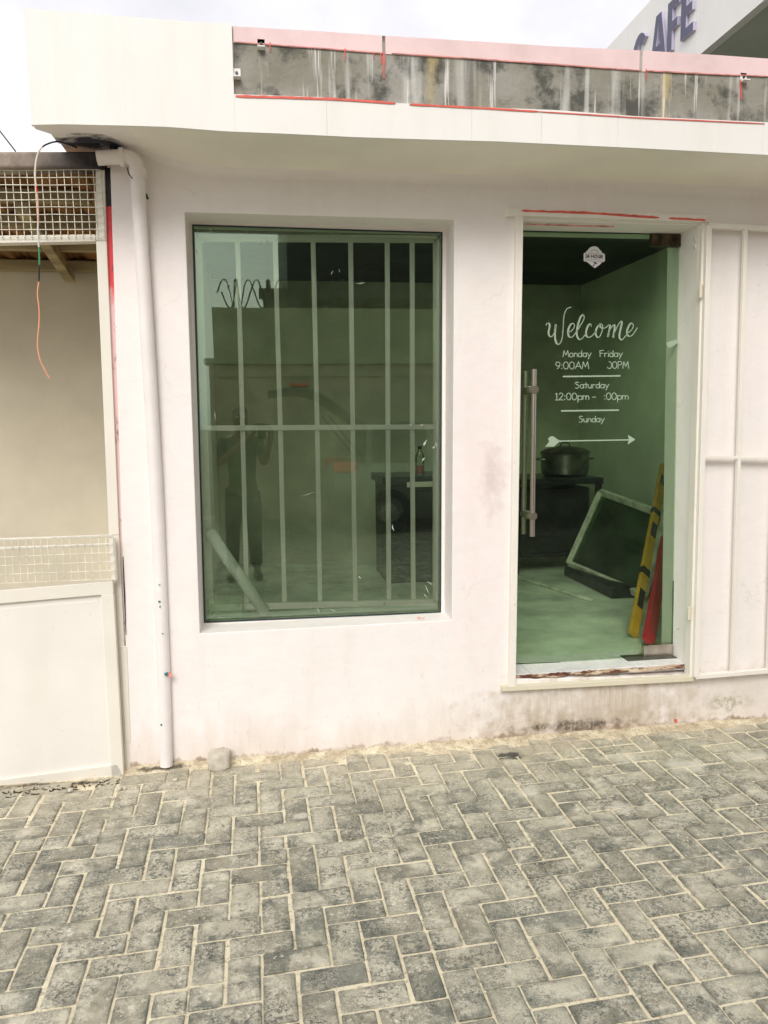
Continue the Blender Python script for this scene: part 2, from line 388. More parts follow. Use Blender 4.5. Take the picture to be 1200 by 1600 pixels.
O = Vector((-.4361,-.9748)); EX = Vector((.09645,.00432)); EY = Vector((-.00126,.09067))
def lat(i, j): return O + EX*i + EY*j
pv = MB(); att = []; rim = []
def brick(i0, j0, i1, j1):
    c = lat((i0+i1)/2, (j0+j1)/2)
    if c.y > .0 or c.y < -9.2 or c.x < -5.5 or c.x > 7.5: return
    if c.y > -.02 or (c.x < -.60 and c.y > -.085-.02*(c.x < -.9)): return
    near = c.y > -3.2 and -2.6 < c.x < 3.2
    gap = .0045*random.uniform(.65, 1.35)
    dx = (i1-i0)*EX.length/2 - gap; dy = (j1-j0)*EY.length/2 - gap
    ux, uy = EX.normalized(), EY.normalized(); rot = random.gauss(0, .009)
    ox, oy = random.gauss(0, .0013), random.gauss(0, .0013)
    z0 = random.gauss(0, .0013); tx, ty = random.gauss(0, .006), random.gauss(0, .006)
    def P(a, b, z, jit=0):
        a2 = a*math.cos(rot)-b*math.sin(rot)+ox; b2 = a*math.sin(rot)+b*math.cos(rot)+oy
        p = c + ux*a2 + uy*b2
        return (p.x+random.uniform(-jit, jit), p.y+random.uniform(-jit, jit), z+z0+a*tx+b*ty)
    def ring(ix, z, jit):
        e = .0035; pts = []
        n = 3 if near else 1
        a, b = dx-ix, dy-ix
        def side(p, q):
            for k in range(n): 
                t = k/n; pts.append(P(p[0]+(q[0]-p[0])*t, p[1]+(q[1]-p[1])*t, z, jit))
        side((-a+e,-b), (a-e,-b)); side((a-e,-b), (a,-b+e)) if not near else pts.append(P(a-e,-b,z,jit))
        side((a,-b+e), (a,b-e)); pts.append(P(a,b-e,z,jit)); side((a-e,b), (-a+e,b)); pts.append(P(-a+e,b,z,jit))
        side((-a,b-e), (-a,-b+e)); pts.append(P(-a,-b+e,z,jit))
        return pts
    j = .0011 if near else 0
    r0, r1, r2, r3 = ring(0, -.05, 0), ring(0, -.0035, j), ring(.0038, 0, j*.8), ring(.020, .0004, j*2)
    n = len(r0); b0 = len(pv.v); pv.v += [Vector(x) for x in r0+r1+r2+r3]; rim.extend([1.]*(3*n)+[0.]*n)
    rn = random.random()
    for q in range(3):
        for k in range(n):
            k2 = (k+1) % n
            pv.f.append([b0+q*n+k, b0+q*n+k2, b0+(q+1)*n+k2, b0+(q+1)*n+k]); pv.mi.append(0); att.append(rn)
    pv.f.append([b0+3*n+k for k in range(n)]); pv.mi.append(0); att.append(rn)
for i in range(-70, 95):
    for j in range(-100, 14):
        if (i+j) % 4 == 0:
            if random.random() < .05: brick(i, j-1, i+1, j); brick(i+1, j-1, i+2, j)
            else: brick(i, j-1, i+2, j)
        if (i+j) % 4 == 2:
            if random.random() < .05: brick(i, j-1, i+1, j); brick(i, j, i+1, j+1)
            else: brick(i, j-1, i+1, j+1)
me = pv.build('pavement', M['paver'], attr=att)
ra = me.data.attributes.new('rim', 'FLOAT', 'POINT')
for i_, x_ in enumerate(rim): ra.data[i_].value = x_
tag(me, kind='structure')
# sand in the joints, piled up against the wall
from mathutils import noise as mn
xs = [-6,-5,-4,-3] + [-2.4+.014*k for k in range(int(5.6/.014))] + [3.4,4.5,6,8]
ys = [-9.6,-8,-6,-4.5,-3] + [-2.0+.014*k for k in range(int(2.1/.014))] + [.12]
sv = []; 
for y in ys:
    for x in xs:
        z = -.0058 + .0028*mn.noise(Vector((x*9, y*9, 0))) + .0012*mn.noise(Vector((x*45, y*45, 3)))
        if y > -.75 and -2.4 < x < 3.2:
            k = max(0, (y+.75)/.75)
            wv = mn.noise(Vector((x*3.1, y*5, 7)))*.6 + mn.noise(Vector((x*11, y*14, 2)))*.4
            z += (k**1.9)*(.003 + .013*wv)
            if y > -.10:
                k2 = min(1, (y+.10)/.09); z += k2*k2*(.014 + .010*mn.noise(Vector((x*7, 1, 1))) + .004*mn.noise(Vector((x*30, y*30, 1))))
            if x < -.62: z -= .012*max(0, min(1, (y+.12)/.06))
        sv.append((x, y, z))
nx = len(xs); sf = [(a*nx+b, a*nx+b+1, (a+1)*nx+b+1, (a+1)*nx+b) for a in range(len(ys)-1) for b in range(nx-1)]
sd_ = MB(); sd_.add(sv, sf)
tag(sd_.build('joint_sand', M['sand'], smooth=True), kind='structure')

# ------------------------------------------------------------------ the shop
shop = empty('shop_building', (0,0,0), 'white painted shop with a barred window, a green glass door and a thick overhanging fascia', 'building')
T = .28
# front wall grid with the two openings, corners taken where they stand
XL, XR, ZT = -.60, 4.3, 2.78
def P0(px, py): p = at(px, py, 0); return (p.x, p.z)
wTL, wTR, wBR, wBL = P0(289,331.5), P0(710,343.5), P0(706,969), P0(312.5,990)
dTL, dTR, dBR, dBL = P0(809,345), P0(1092,352), P0(1078,1054), P0(800,1062)
XO = XR
cols = [XL, wTL[0], wTR[0], dTL[0], dTR[0], XO]; rows = [-.12, dBL[1], wBL[1], wTL[1], dTL[1], ZT]
gr = [[(x, z) for x in cols] for z in rows]
lc = P0(172, 255)[0]; lb = P0(203, 1215)[0]
for r in range(6):
    z = rows[r]; gr[r][0] = (lb + (lc-lb)*(z-0)/(2.57), z)
gr[2][1] = wBL; gr[2][2] = wBR; gr[3][1] = wTL; gr[3][2] = wTR
gr[1][3] = dBL; gr[1][4] = dBR; gr[4][3] = dTL; gr[4][4] = dTR
for r in (2, 3):
    t = (rows[r]-rows[1])/(rows[4]-rows[1])
    gr[r][3] = (dBL[0]+(dTL[0]-dBL[0])*t, rows[r]); gr[r][4] = (dBR[0]+(dTR[0]-dBR[0])*t, rows[r])
wm = MB(); vs = []
for y in (0, T):
    for r in range(6):
        for c in range(6): vs.append((gr[r][c][0], y, gr[r][c][1]))
idx = lambda l, r, c: l*36+r*6+c
hole = {(2,1), (1,3), (2,3), (3,3)}
fs = []
for r in range(5):
    for c in range(5):
        if (r, c) in hole: continue
        fs.append((idx(0,r,c), idx(0,r,c+1), idx(0,r+1,c+1), idx(0,r+1,c))); fs.append((idx(1,r,c), idx(1,r+1,c), idx(1,r+1,c+1), idx(1,r,c+1)))
def side(a, b): fs.append((idx(0,*a), idx(0,*b), idx(1,*b), idx(1,*a)))
side((2,1),(2,2)); side((2,2),(3,2)); side((3,2),(3,1)); side((3,1),(2,1))
side((1,3),(1,4)); side((1,4),(2,4)); side((2,4),(3,4)); side((3,4),(4,4)); side((4,4),(4,3)); side((4,3),(3,3)); side((3,3),(2,3)); side((2,3),(1,3))
for c in range(5): side((0,c),(0,c+1)); side((5,c),(5,c+1))
for r in range(5): side((r,0),(r+1,0)); side((r,5),(r+1,5))
wm.add(vs, fs)
wm.build('front_wall', M['wall'], shop, bevel=.007, seg=3)
# side, back walls and roof of the body
bw = MB(); bw.box((XL+.02, T+.002, -.1), (XL+.22, 3.7, ZT)); bw.box((XR-.2, T+.002, -.1), (XR, 3.7, ZT)); bw.box((XL+.222, 3.5, -.1), (XR-.202, 3.7, ZT))
bw.build('outer_wall', M['wall'], shop)
FZ = .302
fl = MB(); fl.box((XL+.225, T+.003, FZ-.2), (XR-.205, 3.498, FZ)); fl.build('interior_floor', M['ifloor'], shop)
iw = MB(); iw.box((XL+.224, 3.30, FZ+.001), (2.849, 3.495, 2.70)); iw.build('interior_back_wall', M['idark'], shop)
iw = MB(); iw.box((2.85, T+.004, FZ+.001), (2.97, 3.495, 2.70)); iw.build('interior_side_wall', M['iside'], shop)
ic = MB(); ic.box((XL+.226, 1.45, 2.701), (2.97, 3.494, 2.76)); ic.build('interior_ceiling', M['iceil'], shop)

# fascia: outline points on the plane y = -.4
top = [(35,13),(80,18),(200,27),(300,35),(362,38),(500,46),(600,53),(750,62),(870,70),(1000,76),(1130,84),(1200,89),(1420,103)]
bot = [(50,195),(100,194),(190,196),(260,198),(350,205),(450,209),(550,214),(640,217),(780,221),(990,231),(1200,242),(1420,253)]
OV = -.40
tp = [at(x, y, OV) for x, y in top]; bp = [at(x, y, OV) for x, y in bot]
tp.append(Vector((4.5, OV, tp[-1].z))); bp.append(Vector((4.5, OV, bp[-1].z)))
def zat(poly, x):
    for a, b in zip(poly, poly[1:]):
        if x <= b.x or b is poly[-1]:
            t = (x-a.x)/(b.x-a.x); return a.z + (b.z-a.z)*t
x0 = bp[0].x
fx = [x0+.0005]; 
while fx[-1] < 4.4: fx.append(fx[-1]+.08)
core = MB()
yf = OV+.014
prof = []
for x in fx:
    zb, zt = zat(bp, x), zat(tp, x)
    kk = max(0, min(1, (x+.62)/.45)); kk = kk*kk*(3-2*kk); zw = (zb+.075)*(1-kk) + (2.515+.008*math.sin(x*2.1))*kk
    pr = [(yf, zt), (yf, zb+.001)]
    for k in range(9):          # soffit with its coved meeting with the wall
        t = k/8; pr.append((yf+.03 + (-.14-yf-.03)*t, zb+.001+t*.06*(1-kk)))
    for k in range(1, 9):
        a = math.pi/2*k/8; zs = zb+.001+.06*(1-kk); pr.append((-.14+.1395*math.sin(a), zs-(zs-zw)*(1-math.cos(a))))
    pr += [(-.0005, zb+.225), (.30, zb+.225), (.30, zt), (yf+.001, zt)]
    prof.append([(x, a, b) for a, b in pr])
n = len(prof[0])
for p in prof: core.v += [Vector(q) for q in p]
for i in range(len(prof)-1):
    for k in range(n-1):
        core.f.append([i*n+k, (i+1)*n+k, (i+1)*n+k+1, i*n+k+1]); core.mi.append((1 if prof[i][0][0] < -.50 else 2) if 1 <= k < 14 else (1 if 14 <= k < 19 else 0))
core.f.append(list(range(n))); core.mi.append(1); core.f.append([(len(prof)-1)*n+k for k in range(n)][::-1]); core.mi.append(1)
fo = core.build('roof_slab', [M['band'], M['wall'], M['soff']], shop, smooth=True)
b = MB(); b.box((x0+.001, -.001, 2.629), (XL+.019, 3.7, 2.92)); b.build('side_eave', M['wall'], shop)
b = MB(); b.box((XL+.02, 1.45, 2.781), (4.3, 3.7, 2.93)); b.build('rear_roof_slab', M['soff'], shop)
t = MT('green_translucent_sheet'); tr = t.n('BsdfTransparent', Color=(.47,.64,.44)); tl_ = t.n('BsdfTranslucent', Color=(.40,.62,.38))
t.t.links.new(t.n('MixShader', i0=.25, i1=tr.outputs[0], i2=tl_.outputs[0]).outputs[0], t.out.inputs['Surface']); M['gsheet'] = t.m
b = MB(); n_ = 80
for i in range(n_):
    a_, c_ = XL+.02+3.9*i/n_, XL+.02+3.9*(i+1)/n_; za, zb_2 = 2.955+.012*math.sin(i*1.57), 2.955+.012*math.sin((i+1)*1.57)
    b.add([(a_,.20,za+.03),(c_,.20,zb_2+.03),(c_,1.65,zb_2),(a_,1.65,za)], [(0,1,2,3)])
b.build('added_translucent_sheet', M['gsheet'], shop)  # unseen sheet added above the front to let green light inside
# cladding panels (big one on the left, then the low strip), joints between them
def zline(pts):
    q = [at(x, y, OV) for x, y in pts]; q.append(Vector((4.5, OV, q[-1].z))); return q
bandbot = zline([(362,147),(510,152),(600,160),(737,167),(870,172),(1000,182),(1200,191),(1420,203)])
pinkbot = zline([(360,64),(500,74),(600,82),(735,90),(870,99),(1000,109),(1200,118),(1420,131)])
def panel(name, m, xa, xb, zlo, zhi, yfront, yback, rough=.0):
    b = MB(); k = max(2, int((xb-xa)/.05)); P = []
    for i in range(k+1):
        x = xa+(xb-xa)*i/k; dz = random.uniform(-rough, rough)
        P.append((x, zlo(x)+dz, zhi(x)))
    for i in range(k):
        (a, al, ah), (c, cl, ch) = P[i], P[i+1]
        s = len(b.v)
        b.v += [Vector(v) for v in ((a,yfront,al),(c,yfront,cl),(c,yfront,ch),(a,yfront,ah),(a,yback,al),(c,yback,cl),(c,yback,ch),(a,yback,ah))]
        b.f += [[s,s+1,s+2,s+3],[s,s+4,s+5,s+1],[s+3,s+2,s+6,s+7]]; b.mi += [0]*3
        if i == 0: b.f.append([s,s+3,s+7,s+4]); b.mi.append(0)
        if i == k-1: b.f.append([s+1,s+5,s+6,s+2]); b.mi.append(0)
    bm = b.build(name, m, shop)
    return bm
xj = [at(p, 190, OV).x for p in (364, 511, 737, 846, 966, 1193, 1420)]
xl = at(364, 100, OV).x
panel('cladding_panel', M['clad'], x0-.003, xl, lambda x: zat(bp, x), lambda x: zat(tp, x)+.003, OV, yf)
for a, b in zip(xj, xj[1:]):
    panel('cladding_panel', M['clad'], (a if a != xj[0] else xl)+.0003, b-.0003, lambda x: zat(bp, x), lambda x: zat(bandbot, x), OV, yf)
panel('cladding_panel', M['clad'], xj[-1]+.0015, 4.5, lambda x: zat(bp, x), lambda x: zat(bandbot, x), OV, yf)
xp = [xl+.004, at(603,70,OV).x, at(1006,95,OV).x, at(1420,110,OV).x, 4.45]
for a, b in zip(xp, xp[1:]):
    panel('pink_paint_strip', M['pink'], a, b-.012, lambda x: zat(pinkbot, x), lambda x: zat(tp, x)-.001, yf-.003, yf, .0015)
# left end cap of the fascia in cladding
# metal flashing specks along the top edge
def strip_mesh(pts, wid, Y, thick=.002, jit=.4):
    """ragged ribbon of paint following pixel points on a wall plane"""
    b = MB(); q = []
    for (x0_, y0_), (x1_, y1_) in zip(pts, pts[1:]):
        for k in range(8): q.append((x0_+(x1_-x0_)*k/8, y0_+(y1_-y0_)*k/8))
    q.append(pts[-1]); lo, hi = [], []
    for i, (x, y) in enumerate(q):
        w2 = wid*(1+random.uniform(-jit, jit)*.5 + 1.2*jit*mn.noise(Vector((x*.11, y, 5)))); w3 = wid*(1+random.uniform(-.12,.12))
        if i in (0, len(q)-1): w2 *= .5; w3 *= .5
        lo.append(at(x, y+w3/2, Y)); hi.append(at(x, y-w2/2, Y))
    for i in range(len(q)-1):
        a, c, d, e = lo[i], lo[i+1], hi[i+1], hi[i]; o = Vector((0, thick, 0))
        b.hexa([a, c, c+o, a+o], [e, d, d+o, e+o])
    return b
for pts, wd in (([(368,150),(440,152),(510,154),(560,157),(618,161)],3.6), ([(640,163),(700,166),(760,169),(840,174)],2.8), ([(840,174),(1000,184),(1195,193)],1.6),
                ([(366,66),(367,120),(370,146)],1.5)):
    strip_mesh(pts, wd, OV-.003).build('red_paint_edge', M['red'], shop)
for pts in ([(366,65),(500,75),(600,83)], [(612,83),(735,91),(1003,110)], [(1010,110),(1100,115),(1200,119)]):
    strip_mesh(pts, 1.8, yf-.0055).build('red_paint_edge', M['salmon'], shop)
def drip(px, y0_, y1_, w_, m='red', Y=None):
    b = MB(); Y = yf-.006 if Y is None else Y; n_ = 8; L, Rr = [], []
    for k in range(n_+1):
        t = k/n_; ww = w_*(1-.45*t)*random.uniform(.8, 1.2)
        if k == n_: ww = w_*.3
        y = y0_+(y1_-y0_)*t; xx = px+random.uniform(-.3, .3); L.append(at(xx-ww/2, y, Y)); Rr.append(at(xx+ww/2, y, Y))
    o = Vector((0, .002, 0))
    for k in range(n_): b.hexa([L[k], Rr[k], Rr[k]+o, L[k]+o], [L[k+1], Rr[k+1], Rr[k+1]+o, L[k+1]+o])
    return b.build('paint_drip', M[m], shop)
for a in ((600,82,123,3.2),(595,82,100,2),(539,76,95,1.8),(422,66,80,1.6),(584,82,91,1.4),(1010,108,126,1.6),(1158,124,156,3)): drip(*a)
for a in ((605,55,150,5),(1005,80,180,5)):  # ochre stain strips where a tube stood
    pass
for cx, cy in ((408,70),(370,116),(1161,122)):
    b = MB(); p = at(cx, cy, yf); b.box((p.x-.014, yf-.003, p.z-.019), (p.x+.014, yf-.0002, p.z+.019)); b.box((p.x-.014, yf-.03, p.z-.019), (p.x+.014, yf-.0032, p.z-.015))
    br = b.build('fascia_bracket', M['sign'], shop, bevel=.001)
    b = MB(); b.lathe((p.x, yf-.003, p.z+.002), [(0,-.006),(.005,-.006),(.005,0)], 8, 'Y'); b.build('bolt', M['iron'], br)

# drain pipe
elb = [at(*q_, -.06) for q_ in ((152,247),(170,246),(188,245.5),(198,245.5),(204,247),(209,251),(213,258),(215,270))]
down = [at(217,320,-.046), at(222,400,-.034), at(232,560,-.03), at(245,780,-.014), at(250,900,-.010), at(256,1060,-.012), at(260,1196,-.018)]
pp = MB(); pp.tube(elb+down, .0285, 20)
dp = pp.build('drain_pipe', M['pipe'], shop, smooth=True)
pc = MB(); a, b_ = at(187,245.5,-.06), at(194,245.5,-.06); pc.tube([a, b_], .036, 20); pc.build('pipe_collar', M['pipe'], dp, smooth=True)
pc = MB(); a, b_ = at(214,264,-.058), at(215.5,278,-.055); pc.tube([a, b_], .0345, 20); pc.build('pipe_collar', M['pipe'], dp, smooth=True)
tie = MB(); tie.tube([at(199,262,-.075), at(201,272,-.078), at(215,288,-.078), at(229,306,-.045), at(231,311,-.02)], .0022, 6); tie.build('wire_tie', M['iron'], dp, smooth=True)
b = MB(); b.tube([at(228,303,-.03), at(231,311,-.03)], .005, 8); b.build('nail', M['iron'], dp)
# flaking spots on the pipe: teal and orange
def blotch(px, py, r, m, Y, name='paint_blotch', parent=shop, th=.002, asp=1.):
    c = at(px, py, Y); b = MB(); n_ = 12; ring = []
    for k in range(n_):
        a = 2*math.pi*k/n_; rr = r*random.uniform(.6, 1.2); ring.append(c+Vector((math.cos(a)*rr, 0, math.sin(a)*rr*asp)))
    b.prism(ring, (0, th, 0)); return b.build(name, m, parent)
M['teal'] = simple('old_teal_paint', (.04,.22,.22), .5)
blotch(260,1054,.011, M['teal'], -.045); blotch(265,1055,.011, M['salmon'], -.043, asp=1.3)
for px, py, r in ((249,940,.005),(250,948,.004),(249,914,.003),(254,990,.003),(252,1133,.005)): blotch(px, py, r, M['teal'], -.043)
blotch(1056,1126,.009, M['red'], -.003, asp=1.2)
for px, py in ((1060,983),(1078,975),(1092,983)): blotch(px, py, .004, M['beam'], -.003)

# corner strip left of the wall: red turning pink
b = MB()
segs = [((166,264),(176,250)), ((170,300),(177,300)), ((173,360),(180,360)), ((174,430),(182,430))]
def strip_quads(sg, Y, th=.02):
    b = MB()
    for (l, r), (l2, r2) in zip(sg, sg[1:]):
        a, c, d, e = at(*l, Y), at(*r, Y), at(*r2, Y), at(*l2, Y); o = Vector((0, th, 0))
        b.hexa([a, c, c+o, a+o], [e, d, d+o, e+o])
    return b
strip_quads([((191.5,870),(192.5,870)), ((193.5,930),(195.5,930)), ((196.3,992),(197,992))], -.004, .003).build('dark_gap', M['black'], shop)
strip_quads([((158,262),(182,262)), ((165,300),(184,300)), ((168,322),(178,322))], .012).build('scorched_corner', M['black'], shop)
t = MT('worn_corner_paint'); z_ = t.n('SeparateXYZ', Vector=t.pos()).outputs[2]
zz = t.math('ADD', z_, t.ramp(t.noise(9, 6, .7, (1,1,.3)), .3, .7, -.25, .25))
c_ = t.mix(t.ramp(zz, 1.95, 2.15), (.74,.50,.49), (.68,.07,.08)); c_ = t.mix(t.ramp(zz, 1.4, .8), c_, (.74,.66,.62))
c_ = t.mix(t.ramp(t.noise(40, 6, .7, (1,1,.3)), .58, .66, 0., .7), c_, (.12,.06,.06)); M['cornerp'] = t.pr(c_, .7, 0, t.bump(t.noise(40, 5), .4, .005))
strip_quads([((164,322),(182,322)), ((168,430),(184,430)), ((176,700),(194,700)), ((188,1000),(206,1000))], .014).build('corner_strip', M['cornerp'], shop)

# ---- window
wY = .16
gq = [at(301,352,wY), at(690,364,wY), at(688,956,wY), at(319.5,972,wY)]
fb = MB()
def offs(q, d): 
    c = sum(q, Vector())/4; return [p+Vector(((d if p.x > c.x else -d), 0, (d if p.z > c.z else -d))) for p in q]
outer = offs(gq, .05)
for i in range(4):
    a, b2, c, d = gq[i], gq[(i+1)%4], outer[(i+1)%4], outer[i]
    o = Vector((0, -.006, 0)); k = Vector((0, .03, 0))
    fb.hexa([a+o, b2+o, c+o, d+o], [a+k, b2+k, c+k, d+k])
win = fb.build('window_frame', M['wall'], shop)
gk = MB(); inner = offs(gq, -.005); out2 = offs(gq, .002)
for i in range(4):
    a, b2, c, d = inner[i], inner[(i+1)%4], out2[(i+1)%4], out2[i]; o = Vector((0,-.009,0)); k = Vector((0,-.0065,0))
    gk.hexa([a+o, b2+o, c+o, d+o], [a+k, b2+k, c+k, d+k])
gk.build('glazing_gasket', M['gedge'], win)
gp = MB(); q = offs(gq, .01); gp.hexa([p+Vector((0,.008,0)) for p in q], [p+Vector((0,.014,0)) for p in q]); gp.build('window_pane', M['wglass'], win)
# paint flecks left on the pane
def fleck(x1, y1, x2, y2, w_, Y=wY+.006):
    a, c = at(x1, y1, Y), at(x2, y2, Y); m_ = (a+c)/2 + Vector((random.uniform(-1,1)*w_, 0, random.uniform(-1,1)*w_))
    d = (c-a).normalized(); nrm = Vector((-d.z, 0, d.x))*w_*.6
    fk = MB(); fk.prism([a, m_-nrm, c, m_+nrm], (0, .0015, 0)); fk.build('paint_fleck', M['fleck'], win)
for a in ((326,354,332,363,.003),(385,361,387,366,.002),(407,386,409,375,.002),(415,371,422,383,.002),(433,370,437,379,.0025),(306,388,308,397,.003),
          (517,430,521,422,.003),(529,420,531,426,.002),(556,443,571,441,.004),(335,640,337,658,.002),(662,697,667,687,.008),(675,700,680,696,.006),
          (659,722,664,715,.006),(613,819,616,830,.005),(663,912,671,930,.003),(666,908,678,915,.003),(661,927,668,935,.003),(680,690,684,700,.003),
          (470,776,492,768,.001),(640,662,644,666,.003),(656,667,662,662,.003),(330,966,337,958,.003),(341,964,350,966,.004),(494,950,500,958,.003),(514,950,526,956,.002),(560,900,564,905,.004)): fleck(*a)
# grille behind the pane
Yg = .245
gb = MB(); W_ = .0215
bars = [((371,374),(379,668),(386,948)), ((429.5,374),(438,668),(444.5,945)), ((489,373),(495.6,668),(500,943)), ((547.7,373),(551,668),(555,941)), ((605,374),(606,668),(607.5,940)), ((644,374),(644,668),(645.6,938))]
Mk = MB()
wg = MB(); wg.bar(at(316,669,Yg-.006), at(682,667,Yg-.006), .024, .018)
wgr = wg.build('window_grille', M['grille'], win, bevel=.002)
for t3 in bars:
    b = MB()
    for (p, q2) in zip(t3, t3[1:]): b.bar(at(*p, Yg+.013), at(*q2, Yg+.013), W_, .018)
    gb.v += []; 
    base = len(wgr.data.vertices)
    gb.add(b.v, b.f)
fr = [at(310,372,Yg), at(682,374,Yg), at(681,940,Yg), at(329,949,Yg)]
for i in range(4): gb.bar(fr[i], fr[(i+1)%4], .030, .022)
gb.build('grille_bars', M['grille'], win, bevel=.002)

# ---- door frame, glass door
def bars_px(lst, Y, d, mt, name, parent, bev=.002):
    b = MB()
    for (x1, y1, x2, y2, w_) in lst: b.bar(at(x1, y1, Y), at(x2, y2, Y), w_, d)
    return b.build(name, mt, parent, bevel=bev)
df = bars_px([(790,332.5,1103,343.5,.030)], -.012, .040, M['cream'], 'door_frame', shop)
bars_px([(810.5,337,799,1073,.031)], -.010, .036, M['cream'], 'frame_jamb', df)
bars_px([(1096,350,1076,1060,.020)], .000, .050, M['cream'], 'frame_jamb', df)
bars_px([(783,1075,1082,1059,.024)], -.014, .034, M['creamdirty'], 'frame_sill', df)
strip_mesh([(815,329),(860,330.5),(930,333),(985,337),(1030,340)], 3.6, -.0335, .0015, .5).build('red_paint_edge', M['red'], shop)
strip_mesh([(1045,341),(1080,342.5),(1103,344)], 3.2, -.0335, .0015, .5).build('red_paint_edge', M['red'], shop)
strip_mesh([(818,350),(880,352),(960,354)], 2.5, .01, .002, .4).build('red_paint_edge', M['salmon'], shop)
# torn plaster by the top right of the frame
for px, py, r in ((1091,358,.012),(1089,372,.010),(1088,384,.007)): blotch(px, py, r, M['tile'], .02, 'loose_plaster', th=.02, asp=1.8)
# threshold: tile slab and chipped mortar in front of it
ts = MB()
xa, xb = dBL[0]+.001, dBR[0]-.001
for a, c in ((xa, xa+.10), (xa+.103, xa+.62), (xa+.623, xb)):
    ts.box((a, .030, FZ-.03), (c, T+.002, FZ+.002))
ts.build('sill_tile', M['tile'], shop, bevel=.0015)
mo = MB(); NX, NZ = 110, 14; vs = []
for i in range(NX+1):
    x = xa+(xb-xa)*i/NX
    for k in range(NZ+1):
        t = k/NZ; z = dBL[1]-.004 + (FZ-.001-dBL[1]+.004)*t
        amp = .016*max(0, 1-abs(x-1.45)/.6)
        y = .008+.020*t + .012*mn.noise(Vector((x*14, z*40, 0))) + amp*mn.noise(Vector((x*30, z*60, 4)))
        vs.append((x, y, z + .006*mn.noise(Vector((x*12, 0, 9)))*t))
mo.add(vs, [(i*(NZ+1)+k, (i+1)*(NZ+1)+k, (i+1)*(NZ+1)+k+1, i*(NZ+1)+k+1) for i in range(NX) for k in range(NZ)])
vs2 = [(xa+(xb-xa)*i/NX, y, FZ-.004) for i in range(NX+1) for y in (.02, .06)]
mo.build('threshold_mortar', M['mortar'], shop, smooth=True)
dY = .165
dq = [at(810,362,dY), at(1066,367.5,dY), at(1050,1028,dY), at(800,1038,dY)]
dg = MB(); dg.hexa(dq, [p+Vector((0,.010,0)) for p in dq])
gd = dg.build('glass_door', M['dglass'], shop)
db = MB(); db.bar(dq[0]+Vector((0,.005,.003)), dq[1]+Vector((0,.005,.003)), .005, .012); db.bar(dq[1]+Vector((.002,.005,0)), dq[2]+Vector((.002,.005,0)), .004, .012)
db.build('door_edge', M['gedge'], gd)
# pull handles
for (x1, y1, x2, y2, Y) in ((834.5,577,831.5,838,.085),(821.5,580,818,834,.245)):
    b = MB(); b.tube([at(x1,y1,Y), at(x2,y2,Y)], .0125, 20)
    hd = b.build('door_handle', M['steel'], gd, smooth=True)
    for t in (.123, .877):
        b = MB(); p = at(x1+(x2-x1)*t, y1+(y2-y1)*t, Y); yy = dY if Y < dY else dY+.010
        b.tube([Vector((p.x, Y-.018 if Y < dY else Y, p.z)), Vector((p.x, Y-.015 if Y < dY else Y, p.z)), Vector((p.x, yy, p.z))], [.017,.0195,.0195] if Y < dY else .0195, 20)
        b.build('handle_standoff', M['steel'], gd, smooth=True)
p = at(1018,366,dY); q = at(1066,386,dY)
b = MB(); b.box((p.x, dY-.012, q.z), (q.x, dY+.022, p.z)); b.build('patch_hinge', M['steelrust'], gd, bevel=.002)
p = at(1005,1008,dY); q = at(1049,1024,dY)
b = MB(); b.box((p.x, dY-.012, q.z), (q.x, dY+.022, p.z)); b.build('patch_hinge', M['steel'], gd, bevel=.002)
b = MB(); p = atz(970,1027,FZ); q = atz(1040,1034,FZ); b.box((p.x, dY-.05, FZ+.003), (at(1050,1030,dY).x, dY+.04, FZ+.006)); b.build('floor_closer_plate', M['dark_tray'], shop, bevel=.001)
# tape scrap
b = MB(); a = [at(1041,536,dY-.002), at(1047,533,dY-.002), at(1059,529.5,dY-.002), at(1060,536,dY-.002), at(1051,541,dY-.002), at(1044,543.5,dY-.002)]
b.prism(a, (0,.0012,0)); b.build('tape_scrap', M['vinyl'], gd)

